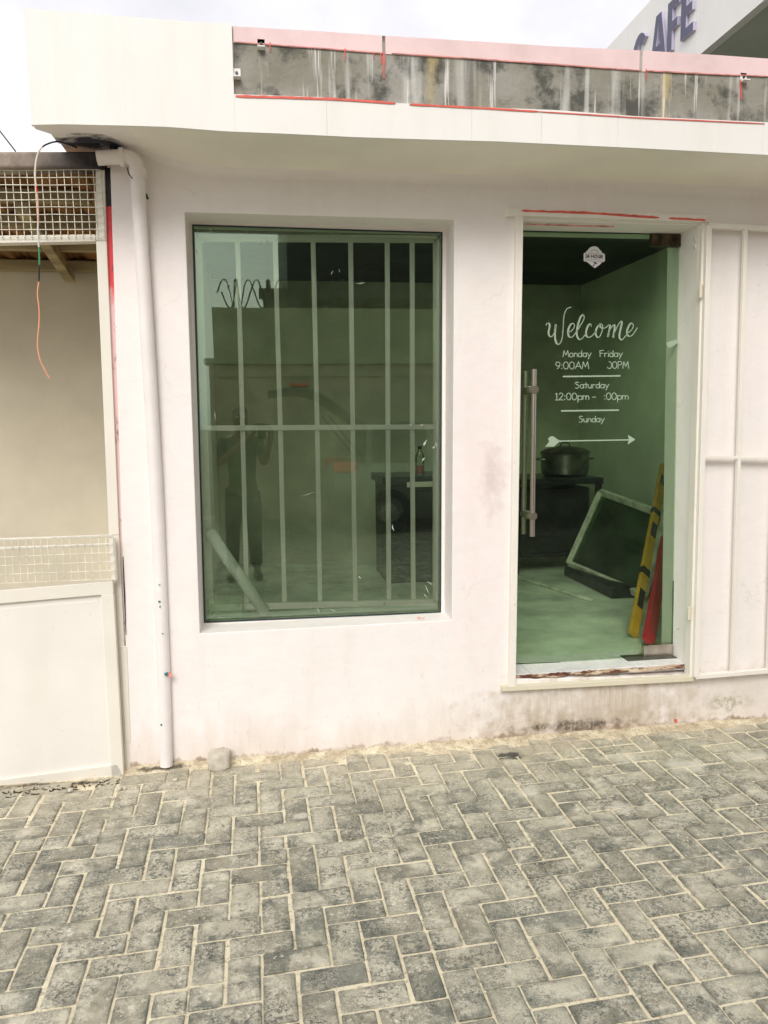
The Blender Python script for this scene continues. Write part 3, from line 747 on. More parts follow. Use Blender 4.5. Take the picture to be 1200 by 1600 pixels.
# ---- lettering on the door, drawn stroke by stroke
LY = dY-.0015
def catmull(pts, n_=7):
    if len(pts) < 3: return pts
    P = [pts[0]]+list(pts)+[pts[-1]]; out = []
    for i in range(1, len(P)-2):
        p0, p1, p2, p3 = P[i-1], P[i], P[i+1], P[i+2]
        for k in range(n_):
            t = k/n_; out.append(tuple(.5*((2*p1[a]) + (-p0[a]+p2[a])*t + (2*p0[a]-5*p1[a]+4*p2[a]-p3[a])*t*t + (-p0[a]+3*p1[a]-3*p2[a]+p3[a])*t**3) for a in (0, 1)))
    out.append(pts[-1]); return out
STK = [0]
def stroke(b, pts, w_, Y=LY, callig=0., sm=True, n_=7):
    """ribbon of width w_ (px) along pixel points, slightly thick, on plane Y"""
    if not sm and len(pts) < 9:
        for (x1, y1), (x2, y2) in zip(pts, pts[1:]):
            l = math.hypot(x2-x1, y2-y1) or 1; ux, uy = (x2-x1)/l, (y2-y1)/l; h_ = w_/2; e_ = h_*.6
            c4 = [(x1-ux*e_-uy*h_*.6, y1-uy*e_+ux*h_*.6), (x1-uy*h_, y1+ux*h_), (x2-uy*h_, y2+ux*h_), (x2+ux*e_-uy*h_*.6, y2+uy*e_+ux*h_*.6), (x2+ux*e_+uy*h_*.6, y2+uy*e_-ux*h_*.6), (x2+uy*h_, y2-ux*h_), (x1+uy*h_, y1-ux*h_), (x1-ux*e_+uy*h_*.6, y1-uy*e_-ux*h_*.6)]
            STK[0] = (STK[0]+1) % 5; b.prism([at(x, y, Y-STK[0]*.00004) for x, y in c4], (0, .0007, 0))
        return
    q = catmull(pts, n_) if sm else pts
    L, Rr = [], []
    for i, (x, y) in enumerate(q):
        x2, y2 = q[min(i+1, len(q)-1)]; x1, y1 = q[max(i-1, 0)]
        dx, dy = x2-x1, y2-y1; l = math.hypot(dx, dy) or 1; dx /= l; dy /= l
        ww = w_*(1+callig*max(0, dy)) / 2
        L.append(at(x-dy*ww, y+dx*ww, Y)); Rr.append(at(x+dy*ww, y-dx*ww, Y))
    o = Vector((0, .0007, 0)); s = len(b.v); 
    for a, c in zip(L, Rr): b.v += [a, c, c+o, a+o]
    for i in range(len(q)-1):
        for k in range(4):
            k2 = (k+1) % 4; b.f.append([s+i*4+k, s+i*4+k2, s+(i+1)*4+k2, s+(i+1)*4+k]); b.mi.append(0)
    b.f.append([s, s+1, s+2, s+3]); e = s+(len(q)-1)*4; b.f.append([e+3, e+2, e+1, e]); b.mi += [0, 0]
def ell(cx, cy, rx, ry, a0=0, a1=360, n_=14): return [(cx+rx*math.cos(R(a0+(a1-a0)*k/n_)), cy+ry*math.sin(R(a0+(a1-a0)*k/n_))) for k in range(n_+1)]
G = {  # glyph: (advance, [(smooth, points)...])
 'o': (5.2, [(0, ell(2.3,2.4,2.1,2.4))]), 'n': (4.8, [(0,[(.5,4.8),(.5,0)]),(1,[(.5,3),(1.6,4.5),(3.1,4.4),(3.9,3),(4,0)])]),
 'd': (5.4, [(0, ell(2.3,2.4,2,2.4)),(0,[(4.4,8),(4.5,0)])]), 'a': (5.2, [(0, ell(2.3,2.4,2,2.4)),(0,[(4.3,4.8),(4.5,0)])]),
 'y': (5., [(0,[(.4,4.8),(2.4,.6)]),(0,[(4.5,4.8),(2.4,.3),(1.1,-2.9)])]),
 'M': (7.4, [(0,[(.3,0),(1.4,7.8),(3.5,2.2),(5.7,7.8),(6.8,0)])]), 'F': (5.4, [(0,[(.7,0),(.5,7.9)]),(0,[(.5,7.9),(5,8)]),(0,[(.6,4.4),(4.2,4.5)])]),
 'r': (4., [(0,[(.6,4.8),(.6,0)]),(1,[(.6,2.8),(1.6,4.5),(3.4,4.5)])]), 'i': (1.8, [(0,[(.8,4.8),(.8,0)]),(0,[(.8,7),(.8,6.3)])]),
 'S': (5.8, [(1,[(4.8,7.2),(3.4,8),(1.6,7.6),(.9,6.2),(2.2,4.9),(4,3.9),(4.9,2.4),(3.9,.6),(2,0),(.4,.8)])]),
 't': (4., [(0,[(1.9,7.2),(1.9,0)]),(0,[(.1,4.8),(3.8,4.8)])]), 'u': (5., [(1,[(.5,4.8),(.6,1.4),(1.8,.1),(3.3,.6),(4,2)]),(0,[(4,4.8),(4.2,0)])]),
 '9': (5.2, [(0, ell(2.4,5.6,2,2.3)),(1,[(4.4,6),(3.8,2.8),(1.6,0)])]), '0': (5.8, [(0, ell(2.8,3.9,2.4,4))]), ':': (2.2, [(0,[(1,1.2),(1,.2)]),(0,[(1,5.1),(1,4.1)])]),
 'A': (6.6, [(0,[(.2,0),(3.4,8),(6,0)]),(0,[(1.3,2.8),(5.2,2.8)])]), 'P': (5.4, [(0,[(.7,0),(.6,7.9)]),(1,[(.6,7.9),(3.2,7.9),(4.8,6.3),(3.8,4.4),(.7,3.9)])]),
 '1': (4., [(0,[(.8,6.4),(2.2,7.9),(2.2,0)]),(0,[(.7,0),(3.7,0)])]), '2': (5.4, [(1,[(.5,6.4),(1.6,7.8),(3.5,7.7),(4.3,6),(3,3.4),(.4,.1)]),(0,[(.4,.1),(4.9,.1)])]),
 'p': (5.2, [(0,[(.6,4.8),(.6,-3)]),(0, ell(2.7,2.4,2.1,2.4))]), 'm': (7.4, [(0,[(.5,4.8),(.5,0)]),(1,[(.5,3),(1.4,4.5),(2.8,4.3),(3.5,2.6),(3.6,0)]),(1,[(3.6,3),(4.5,4.5),(5.9,4.3),(6.6,2.6),(6.7,0)])]),
 '-': (3., [(0,[(0,3),(2.6,3)])]), 'q': (5.8, [(0, ell(2.8,3.9,2.4,4,-150,100,12))]),
}
def word(b, s_, xa_, xb_, ybase, cap, w_=1.15, slope=-.008, Y=LY):
    adv = sum(G[c][0] for c in s_); sx = (xb_-xa_)/(adv-.6); x = xa_
    for c in s_:
        a_, ss = G[c]
        for sm, pts in ss:
            stroke(b, [(x+p[0]*sx, ybase-p[1]*cap/8+slope*(x-xa_)) for p in pts], w_, Y, sm=bool(sm), n_=5)
        x += a_*sx
lt = MB()
word(lt,'Monday',879.4,923.5,557.8,10.2); word(lt,'Friday',936.7,972.4,557.6,10)
word(lt,'9:00AM',867.8,920,576.6,11.2); word(lt,'q0PM',948,982.5,575.8,10.8)
word(lt,'Saturday',898,951.2,606.6,9.6); word(lt,'12:00pm',866.7,920.4,625,10.8); word(lt,'-',925.5,930.5,624.6,11); word(lt,':00pm',943.6,981.8,624.4,10.8)
word(lt,'Sunday',904,944.2,659.6,9.4)
stroke(lt, [(880,588.3),(969,587.3)], 2.3, sm=False); stroke(lt, [(877.2,642),(966.5,640.8)], 2.3, sm=False)
lt.build('opening_hours_lettering', M['vinyl'], gd)
lt = MB()
k = 4.571; C = lambda L: [(840+x/k, 370+y/k) for x, y in L]
WS = [[(60,634),(66,620),(80,618),(86,640),(78,684),(86,710),(104,710),(120,680),(130,625)], [(130,625),(124,690),(130,748),(150,768),(170,742),(180,690),(184,620),(190,560),(208,516),(240,502)],
      [(214,688),(245,668),(263,640),(254,618),(234,630),(218,670),(222,708),(240,718),(262,700),(285,665)], [(280,675),(308,630),(332,582),(324,557),(304,580),(286,640),(280,700),(298,733),(322,722),(346,690)],
      [(384,642),(378,622),(360,636),(346,680),(352,712),(374,716),(398,698),(418,672)], [(448,626),(426,646),(414,688),(428,718),(448,706),(464,660),(462,630),(446,622),(452,648),(480,652),(500,636)],
      [(500,636),(516,630),(514,660),(502,716)], [(502,716),(520,660),(546,628),(550,650),(540,720)], [(540,720),(560,660),(590,608),(602,612),(592,660),(584,712),(600,736),(622,716),(642,690)],
      [(640,690),(668,668),(684,638),(672,616),(652,636),(638,678),(648,708),(672,706),(694,680),(712,648)]]
for s_ in WS: stroke(lt, C(s_), 1.35, callig=1.15)
lt.build('welcome_lettering', M['vinyl'], gd)
lt = MB()
stroke(lt, [(872,689.2),(984,687.2)], 1.9, sm=False)
lt.prism([at(x,y,LY) for x, y in C([(645,1414),(698,1448),(643,1484),(652,1449)])], (0,.0007,0))
lt.prism([at(x,y,LY) for x, y in C([(54,1500),(84,1462),(74,1442),(92,1426),(112,1424),(138,1444),(162,1457),(140,1478),(116,1500),(90,1498)])], (0,.0007,0))
lt.build('arrow_decal', M['vinyl'], gd)
# security sticker
K = lambda L: [(900+x/20, 375+y/20) for x, y in L]
b = MB()
b.prism([at(x,y,LY) for x, y in K([(240,430),(262,400),(315,398),(330,345),(375,320),(410,260),(470,215),(560,195),(640,205),(700,245),(745,315),(790,340),(820,415),(880,425),(903,460),(903,640),(885,680),(815,690),(760,760),(590,880),(470,790),(345,680),(262,668),(240,640)])], (0,.0008,0))
st = b.build('security_sticker', M['sticker'], gd)
pr_ = MB(); Y2 = LY-.0006
def kst(L, w_, sm=False): stroke(pr_, K(L), w_, Y2, sm=sm, n_=3)
for L in ([(300,470),(330,455),(350,480),(340,515),(300,550),(355,553)], [(400,553),(402,460),(362,525),(422,525)],
          [(478,465),(480,557)], [(548,465),(548,558)], [(478,510),(548,512)],
          [(600,470),(645,475),(655,520),(640,562),(598,562),(580,515),(600,470)], [(690,470),(692,550),(715,572),(742,550),(745,472)],
          [(772,575),(774,475),(820,480),(825,515),(776,525)], [(795,525),(832,578)]): kst(L, 1.05)
for L in ([(330,428),(780,432)], [(290,648),(520,655)], [(600,665),(820,670)]): kst(L, .35)
# WORKING arched above
for i, (x, y) in enumerate(((462,372),(500,335),(545,312),(590,312),(632,330),(660,352),(688,382))): kst([(x-10,y+8),(x,y-12),(x+10,y+8)], .55)
for i in range(14): kst([(292+i*40,600+i*1.5),(312+i*40,602+i*1.5)], .5)
pr_.prism([at(x,y,Y2) for x, y in K([(530,680),(560,672),(660,720),(650,755),(620,750),(560,715)])], (0,.0005,0))
kst([(590,735),(565,770),(540,800)], 1.0); kst([(525,800),(560,805)], 1.0)
pr_.build('sticker_print', M['ink'], gd)

# ---- open grille door folded back on the wall
gdr = empty('security_grille_door', at(1083,1058,-.05), 'cream steel bar security gate folded open against the wall right of the door', 'gate')
Yq = -.034
xr0 = at(1106,352,Yq); W3 = .92
gx = lambda px, py: at(px, py, Yq)
tl, tr_, br_, bl = gx(1106,353), gx(1440,370), gx(1417,1030), gx(1086,1057)
b = MB(); b.bar(tl, bl, .026, .03); b.bar(tr_, br_, .026, .03); b.build('stile', M['cream'], gdr, bevel=.002)
b = MB(); b.bar(tl, tr_, .022, .026); b.bar(bl, br_, .022, .026); b.bar(gx(1097,714), gx(1428,722), .016, .02); b.build('rail', M['cream'], gdr, bevel=.002)
for t in (.168, .335, .50, .668, .835):
    a = tl.lerp(tr_, t); c = bl.lerp(br_, t)
    b = MB(); b.bar(a, c, .019, .019); b.build('upright_bar', M['cream'], gdr, bevel=.002)
for px, py in ((1101,455),(1083,958)):
    b = MB(); p = at(px-6, py, -.035); b.tube([p+Vector((0,0,-.03)), p+Vector((0,0,.03))], .009, 12); b.build('hinge', M['creamdirty'], gdr, smooth=True)

# ------------------------------------------------------------------ kiosk with mesh gate, on the left
kz = empty('metal_kiosk', (-1.6, 0, -.06), 'open cream metal kiosk with scorched top rail and mesh panels left of the shop', 'kiosk')
Yk = .0
b = MB()
b.add([at(-330,236,Yk-.03)]+[at(160,236,Yk-.03), at(163,262,Yk-.03), at(-330,265,Yk-.03)]+[at(-330,236,Yk-.03)+Vector((0,.09,0)), at(160,236,Yk-.03)+Vector((0,.09,0)), at(163,262,Yk-.03)+Vector((0,.09,0)), at(-330,265,Yk-.03)+Vector((0,.09,0))],
      [(0,1,2,3),(7,6,5,4),(0,4,5,1),(1,5,6,2),(2,6,7,3),(3,7,4,0)])
b.build('top_rail', M['burnt'], kz, bevel=.012, seg=4)
b = MB()
for (l, r), (l2, r2) in (((((149,264)),(163,264)),((150,376),(166.5,376))), (((150,376.5),(166.5,376.5)),((170,836),(186,836))), (((170,836.5),(186,836.5)),((187,1225),(205,1222)))):
    o = Vector((0,.05,0)); q = [at(*l,Yk), at(*r,Yk), at(*r2,Yk), at(*l2,Yk)]
    b.hexa([q[0], q[1], q[1]+o, q[0]+o], [q[3], q[2], q[2]+o, q[3]+o])
b.build('post', M['gate'], kz, bevel=.0025)
b = MB()
q = [at(-330,372,Yk), at(149,366,Yk), at(149.5,377,Yk), at(-330,386,Yk)]; o = Vector((0,.05,0))
b.hexa([q[0],q[1],q[1]+o,q[0]+o],[q[3],q[2],q[2]+o,q[3]+o]); 
b.build('lintel', M['gate'], kz, bevel=.002)
def mesh_panel(x_l, x_r, yt, yb, nv, nh, Y, r_, name, ov=3):
    b = MB()
    for i in range(nv):
        t = i/(nv-1); xt = x_l[0]+(x_r[0]-x_l[0])*t; xb_ = x_l[1]+(x_r[1]-x_l[1])*t
        a0 = yt[0]+(yt[1]-yt[0])*t; a1 = yb[0]+(yb[1]-yb[0])*t
        pts = [at(xt+(xb_-xt)*s_+random.uniform(-.3,.3), a0+(a1+ov-a0)*s_, Y) for s_ in (0,.33,.66,1)]
        b.tube(pts, r_, 6)
    for j in range(nh):
        t = j/(nh-1); A = (x_l[0]+(x_l[1]-x_l[0])*t, yt[0]+(yb[0]-yt[0])*t); B = (x_r[0]+(x_r[1]-x_r[0])*t, yt[1]+(yb[1]-yt[1])*t)
        pts = [at(A[0]+(B[0]-A[0])*s_/12, A[1]+(B[1]-A[1])*s_/12+random.uniform(-.5,.5), Y-.004) for s_ in range(13)]
        b.tube(pts, r_, 6)
    return b.build(name, M['wire'], kz)
mesh_panel((-316,-304),(157,164), (268,265), (370,370), 42, 10, Yk-.006, .0017, 'wire_mesh_panel')
mesh_panel((-322,-318),(176,180), (856,836), (922,905), 45, 6, Yk-.052, .0016, 'wire_mesh_panel', 0)
# lower gate leaf
def frame_px(Lq, Y, d, m, name, par, bev=.002):
    b = MB(); o = Vector((0, d, 0))
    for q in Lq:
        p = [at(x, y, Y) for x, y in q]; b.hexa([p[0],p[1],p[1]+o,p[0]+o],[p[3],p[2],p[2]+o,p[3]+o])
    return b.build(name, m, par, bevel=bev)
frame_px([[(-330,950),(176,908),(177,928),(-330,972)], [(-330,1262),(183,1194.5),(193,1212),(-330,1284)], [(158,929),(177.3,928.2),(193,1212),(174,1214)]], Yk-.048, .032, M['gate'], 'gate_frame', kz)
frame_px([[(-330,960),(168,924),(186,1204),(-330,1274)]], Yk-.034, .008, M['panel'], 'gate_sheet', kz, .001)
frame_px([[(-330,980),(159,938),(175,1198),(-330,1265)]], Yk-.0365, .0022, M['panel'], 'gate_inner_sheet', kz, .001)
frame_px([[(-330,852),(175,835.5),(175.6,839),(-330,856)],[(-330,866),(168,849),(168.5,853.5),(-330,871)]], Yk-.045, .012, M['gate'], 'gate_rail', kz, .001)
frame_px([[(170,840),(179,840),(183,906),(174,907)]], Yk-.043, .012, M['gate'], 'gate_stile', kz, .001)
frame_px([[(189,1010),(198,1010),(204,1160),(196,1160)]], Yk-.004, .006, M['gate'], 'post_cover', kz, .001)
frame_px([[(-330,1276),(195,1216),(196,1225),(-330,1295)]], Yk-.02, .012, M['teal'], 'gate_kick_strip', kz, .001)
# shell
KL, KB = -3.4, 1.15
b = MB(); b.box((KL, KB, -.08), (XL-.04, KB+.1, 2.50)); b.build('back_wall', M['kwall'], kz)
b = MB(); b.box((-.652, .06, -.08), (-.638, KB-.001, 2.46)); b.build('side_wall', M['kwall'], kz)
b = MB(); b.box((KL, .03, -.08), (KL+.06, .09, 2.60)); b.build('post', M['gate'], kz)
b = MB(); b.box((KL-.1, .07, -.085), (XL-.03, KB, -.06)); b.build('kiosk_floor', M['ground'], kz)
def zroof(y): return 2.572 - (y-.07)*.165
b = MB(); n_ = 90
for i in range(n_):
    xa_ = KL-.2+(XL-.03-KL+.2)*i/n_; xb_ = KL-.2+(XL-.03-KL+.2)*(i+1)/n_; za = .010*math.sin(i*1.5); zb = .010*math.sin((i+1)*1.5)
    b.add([(xa_,.07,zroof(.07)+za),(xb_,.07,zroof(.07)+zb),(xb_,KB+.2,zroof(KB+.2)+zb),(xa_,KB+.2,zroof(KB+.2)+za)], [(0,1,2,3)])
rf = b.build('roof_sheet', M['rust'], kz, smooth=True)
sm = rf.modifiers.new('thick', 'SOLIDIFY'); sm.thickness = .004
for yy in (.26, .52, .80, 1.08):
    b = MB(); z_ = zroof(yy)-.016; b.box((KL, yy, z_-.055), (XL-.11, yy+.045, z_)); b.build('roof_beam', M['beam'], kz, bevel=.003)
for pa, pb in (((38,384,.25),(110,444,1.10)), ((-250,380,.25),(-150,450,1.10))):
    p, q = at(*pa), at(*pb); p.z = zroof(p.y)-.10; q.z = zroof(q.y)-.10
    b = MB(); b.bar(p, q, .05, .05, (0,0,1)); b.build('roof_rafter', M['beam'], kz, bevel=.003)

# hanging cord in many colours
cp_ = [(120,230.5),(100,223),(86,221.5),(70,227),(61,236),(56,254),(55,276),(57,294),(59,314),(59.6,340),(59.2,366),(61,390),(61.6,414),(60.5,440),(58.5,460),(61,482),(61,505),(58.5,537),(62,560),(69,576),(77,591)]
yy_ = [-.01,-.06]+[-.085]*19
sc = catmull(cp_, 6)
def ydep(i): t = i/(len(sc)-1)*(len(yy_)-1); a = int(t); return yy_[a]+(yy_[min(a+1, len(yy_)-1)]-yy_[a])*(t-a)
pts = [at(x, y, ydep(i)) for i, (x, y) in enumerate(sc)]
colr = [((.02,.03,.05),0,226.5),((.75,.68,.60),226,289),((.70,.10,.08),289,300),((.72,.45,.36),300,345),((.62,.62,.60),345,386),((.05,.28,.12),386,413),((.02,.02,.025),413,436),((.85,.38,.22),436,640)]
cm = [simple('cord_sheath_'+n_, c[0], .45, 0, .08) for n_, c in zip(('navy','cream','red','peach','grey','green','black','orange'), colr)]
b = MB()
for i in range(len(sc)-1):
    if i < 20: 
        b.m = 0 if sc[i][0] > 68 else 1
    else:
        b.m = [k_ for k_, c in enumerate(colr) if c[1] <= sc[i][1] < c[2]][-1]
    b.tube([pts[i], pts[i+1]], .0034 if sc[i][1] < 440 else .0026, 8)
tag(b.build('hanging_cord', cm), 'thin multicoloured electric cord with an orange end dangling in front of the kiosk opening', 'cord')
b = MB(); b.tube([at(-260,-110,5.), at(-60,130,4.), at(0,205,3.2), at(24,236,2.9)], .006, 6)
tag(b.build('overhead_cable', M['black']), 'thin dark overhead cable running down behind the kiosk roof against the sky', 'cable')

# stones and bits at the wall foot
def rock(name, c, r, m, label=None, cat=None, group=None, seed=0, sub=2):
    bm = bmesh.new(); bmesh.ops.create_icosphere(bm, subdivisions=sub, radius=1)
    for v in bm.verts:
        sq = .0 if seed else .55; m_ = max(abs(v.co.x), abs(v.co.y), abs(v.co.z)); v.co = v.co*(1-sq)+v.co/m_*sq*.85; k_ = 1+(.28 if seed else .10)*mn.noise(v.co*1.7+Vector((seed*3.1, 0, 0)))+.08*mn.noise(v.co*6)
        v.co = Vector((max(-.82, min(.82, v.co.x))*r[0]*k_, max(-.82, min(.82, v.co.y))*r[1]*k_, max(-.7, min(.72, v.co.z))*r[2]*k_))
    me = bpy.data.meshes.new(name); bm.to_mesh(me); bm.free(); me.materials.append(m); me.shade_smooth()
    o = bpy.data.objects.new(name, me); COL.objects.link(o); o.location = c; o.rotation_euler = (0, 0, seed)
    if label: tag(o, label, cat, group)
    return o
M['rock'] = simple('concrete_lump', (.60,.55,.45), .85, 0, .15, 25, .6)
c = atz(341,1207,.02); rock('concrete_lump', (c.x, -.05, .03), (.058,.062,.05), M['rock'], 'squarish pale concrete lump on the pavers against the wall below the window', 'stone', sub=3)
peb = [(187,1232,.010,'round pale pebble on the pavers right at the foot of the kiosk post'),(195,1231,.008,'small pinkish pebble touching the pale one by the kiosk post'),(274,1218,.010,'pale pebble on the sand right of the drain pipe foot'),
       (110,1234,.011,'whitish pebble in the dark gap under the kiosk gate'),(176,1246,.007,'tiny flat pebble lying on a paver joint before the kiosk post')]
for i, (px, py, r, lb_) in enumerate(peb):
    c = atz(px, py, .008); rock('pebble', (c.x, c.y, r*.5+.002), (r*1.2, r, r*.8), M['rock'], lb_, 'pebble', 'pebbles at the foot of the kiosk and wall', seed=i+1)
b = MB(); random.seed(11)
for i in range(60):
    px = random.uniform(10, 185); c = atz(px, 1245-px*.12+random.uniform(-4, 5), -.004); a = random.uniform(0, 3.14); l = random.uniform(.006, .03)
    b.bar(c+Vector((0,0,.004)), c+Vector((math.cos(a)*l, math.sin(a)*l*.5, random.uniform(.002,.012))), .004, .003, (0,0,1))
tag(b.build('dry_debris', M['steelrust']), kind='stuff', label='dark scraps of dry leaves and dirt under the kiosk gate', cat='debris')
b = MB()
for i in range(6):
    c = at(655+i*2-4, 966+random.uniform(-1,2), .02); b.bar(c, c+Vector((random.uniform(-.015,.015),0,random.uniform(-.003,.004))), .002,.002)
b.build('scribble_mark', M['red'], shop)

# loose grit and sand grains on the pavers, thickest near the wall
b = MB(); rg = random.Random(3)
for i in range(1500):
    x = rg.uniform(-1.4, 2.6); y = -.03-abs(rg.gauss(0, .35 if i % 3 else 1.0)); sz = rg.uniform(.0012, .0042)*(1.5 if rg.random() < .06 else 1)
    if y < -2.2: continue
    a = rg.uniform(0, 3.1); c_, s_ = math.cos(a)*sz, math.sin(a)*sz; z0_ = .0005
    P4 = [(x+c_, y+s_), (x-s_*.8, y+c_*.8), (x-c_, y-s_*.7), (x+s_*.9, y-c_)]
    b.hexa([(u, v, z0_) for u, v in P4], [(x+(u-x)*.6, y+(v-y)*.6, z0_+sz*.9) for u, v in P4])
tag(b.build('loose_grit', M['rock']), kind='stuff', label='pale grit and sand grains scattered over the pavers near the wall', cat='grit')
# ------------------------------------------------------------------ inside the shop
b = MB(); a, c = at(326,830,.205), at(414,958,.20)
rl = MB(); d = (c-a).normalized()
pr2 = []
side_ = Vector((0,1,0)); up_ = d.cross(side_).normalized()
spi = []
for k_ in range(60):
    ang = k_/60*2*math.pi*2.1; rr = .028-.004*k_/60; spi.append(side_*math.cos(ang)*rr+up_*math.sin(ang)*rr)
vs = [a+s_ for s_ in spi]+[c+s_ for s_ in spi]
rl.add(vs, [(i, i+1, 61+i, 60+i) for i in range(59)])
M['paper'] = simple('white_paper', (.93,.94,.90), .6, 0, .05)
o = rl.build('paper_roll', M['paper'], smooth=True); sm = o.modifiers.new('thick','SOLIDIFY'); sm.thickness = .0012
tag(o, 'white rolled-up sheet leaning in the lower left corner behind the window', 'paper roll')
zs = at(350,965,.2).z
b = MB(); p0 = at(326,968,.20); p1 = at(379,934,.20)
o_ = Vector((0,0,0)); x0_, x1_, z0_, z1_ = p0.x, p1.x, at(350,972,.2).z+.004, p1.z
for bx in (((x0_,.182,z0_),(x1_,.184,z1_)), ((x0_,.236,z0_),(x1_,.238,z1_)), ((x0_,.1841,z0_),(x0_+.002,.2359,z1_)), ((x1_-.002,.1841,z0_),(x1_,.2359,z1_)), ((x0_,.1841,z0_-.002),(x1_,.2359,z0_))): b.box(*bx)
tag(b.build('plastic_box', M['clear'], bevel=.0008), 'small clear plastic box standing on the window sill below the paper roll', 'box')

M['cabinet'] = simple('dark_cabinet', (.018,.02,.022), .4, 0, .3)
M['cabtop'] = simple('black_worktop', (.02,.02,.025), .3, 0, .2)
M['cabedge'] = simple('pale_worktop_edge', (.62,.62,.50), .5, 0, .08)
cx0 = at(598,742,2.2).x; ct = at(640,745,2.2).z
cn = empty('kitchen_counter', (cx0+.4, 2.5, FZ), 'dark cabinet counter with a pale edge strip seen through the right side of the window', 'counter')
b = MB(); b.box((cx0+.03, 2.24, FZ+.002), (1.72, 2.8, ct-.06)); b.build('cabinet', M['cabinet'], cn, bevel=.004)
b = MB(); b.box((cx0, 2.2, ct-.056), (1.74, 2.82, ct)); b.build('worktop', M['cabtop'], cn, bevel=.004)
p = at(636,758,2.19); b = MB(); b.box((p.x, 2.188, p.z-.016), (1.74, 2.198, p.z+.022)); b.build('edge_strip', M['cabedge'], cn)
b = MB(); b.box((p.x+.03, 2.222, FZ+.08), (1.70, 2.238, p.z-.06)); b.build('cabinet_door', M['cabinet'], cn, bevel=.003)
def bottle(px, label, colr_, h=.22):
    c = Vector((at(px, 742, 2.35).x, 2.35, ct))
    bt = empty('bottle', c, label, 'bottle', 'bottles on the counter')
    b = MB(); b.lathe(c, [(0,.001),(.032,.001),(.034,.01),(.034,h*.62),(.026,h*.75),(.012,h*.86),(.012,h*.92),(0,h*.92)], 20); b.build('bottle_body', M['clear'], bt, smooth=True)
    b = MB(); b.lathe(c, [(0.0,.012),(.031,.012),(.031,h*.34),(0,h*.34)], 20); b.build('drink', colr_, bt, smooth=True)
    b = MB(); b.lathe(c, [(0,h*.90),(.016,h*.90),(.016,h),(0,h)], 16); b.build('cap', M['cabtop'], bt, smooth=True)
M['drink'] = simple('red_drink', (.65,.05,.02), .4, 0, .05)
M['drink2'] = simple('orange_drink', (.65,.16,.02), .4, 0, .05)
bottle(656, 'clear bottle with dark cap and red contents standing on the counter', M['drink'])
bottle(684, 'bottle with orange-red contents half hidden behind the right grille frame', M['drink2'], .17)

st_ = empty('stove_table', (2.15, 2.6, FZ), 'black metal stand carrying the big cooking pot, seen through the glass door', 'stove')
zt_ = at(870,748,2.35).z
b = MB(); b.box((1.92,2.36,zt_-.05),(2.66,3.0,zt_)); b.build('stove_top', M['cabtop'], st_, bevel=.004)
for x in (1.95, 2.63):
    for y in (2.39, 2.97):
        b = MB(); b.box((x-.02,y-.02,FZ+.001),(x+.02,y+.02,zt_-.051)); b.build('leg', M['cabtop'], st_)
b = MB(); b.box((1.98,2.42,FZ+.12),(2.60,2.94,FZ+.15)); b.build('shelf', M['cabtop'], st_)
b = MB(); b.box((2.00,2.44,FZ+.151),(2.58,2.92,zt_-.08)); b.build('cupboard_body', M['cabinet'], st_, bevel=.01)
pc_ = Vector((at(884,720,2.6).x, 2.62, zt_+.001))
M['alu'] = simple('aluminium_pot', (.30,.30,.28), .35, 1., .25, 10)
pt = empty('cooking_pot', pc_, 'large aluminium cooking pot with a lid on the black stand behind the door', 'pot')
b = MB(); b.lathe(pc_, [(0,.002),(.16,.002),(.185,.02),(.195,.08),(.19,.16),(.20,.19),(.207,.195),(.20,.20),(0,.195)], 32); b.build('pot_body', M['alu'], pt, smooth=True)
b = MB(); b.lathe(pc_, [(.195,.203),(.15,.225),(.06,.24),(0,.243)], 32); ld = b.build('lid', M['alu'], pt, smooth=True)
b = MB(); b.tube([pc_+Vector((x,0,z)) for x, z in ((-.04,.24),(-.035,.265),(0,.275),(.035,.265),(.04,.24))], .006, 8); b.build('lid_knob', M['iron'], ld, smooth=True)
for s_ in (-1, 1):
    b = MB(); b.tube([pc_+Vector((s_*x, y, .14)) for x, y in ((.185,-.05),(.23,-.045),(.24,0),(.23,.045),(.185,.05))], .007, 8); b.build('pot_handle', M['alu'], pt, smooth=True)

# window sash leaning in the corner
A, B_, C_, D_ = at(889,881,2.20), at(1006,931,1.30), at(1040,806,1.42), at(939,769,2.16)
sa = empty('leaning_window_sash', B_*0.5+A*0.5, 'old framed glass sash tipped on its corner and leaning against the right-hand wall inside', 'window sash')
M['sash'] = simple('grey_sash_frame', (.78,.78,.64), .5, 0., .25, 12)
b = MB()
for p, q in ((A,B_),(B_,C_),(C_,D_),(D_,A)): b.bar(p, q, .05, .03, (1,.3,.3))
b.build('sash_frame', M['sash'], sa, bevel=.003)
b = MB(); o_ = Vector((.006,0,0)); b.hexa([A,B_,C_,D_],[p+o_ for p in (A,B_,C_,D_)]); 
M['sashpane'] = glass('dusty_sash_pane', (.72,.84,.76), 1.5, .02, .05)
b.build('sash_pane', M['sashpane'], sa)
b = MB(); cr0 = at(889,881,2.20).z-.03; b.box((2.30,1.42,FZ+.002),(2.80,2.26,cr0)); b.box((2.295,1.41,cr0+.001),(2.805,2.27,cr0+.012))
tag(b.build('low_crate', M['cabinet'], bevel=.004), 'low dark crate on the floor carrying the tipped glass sash', 'crate')
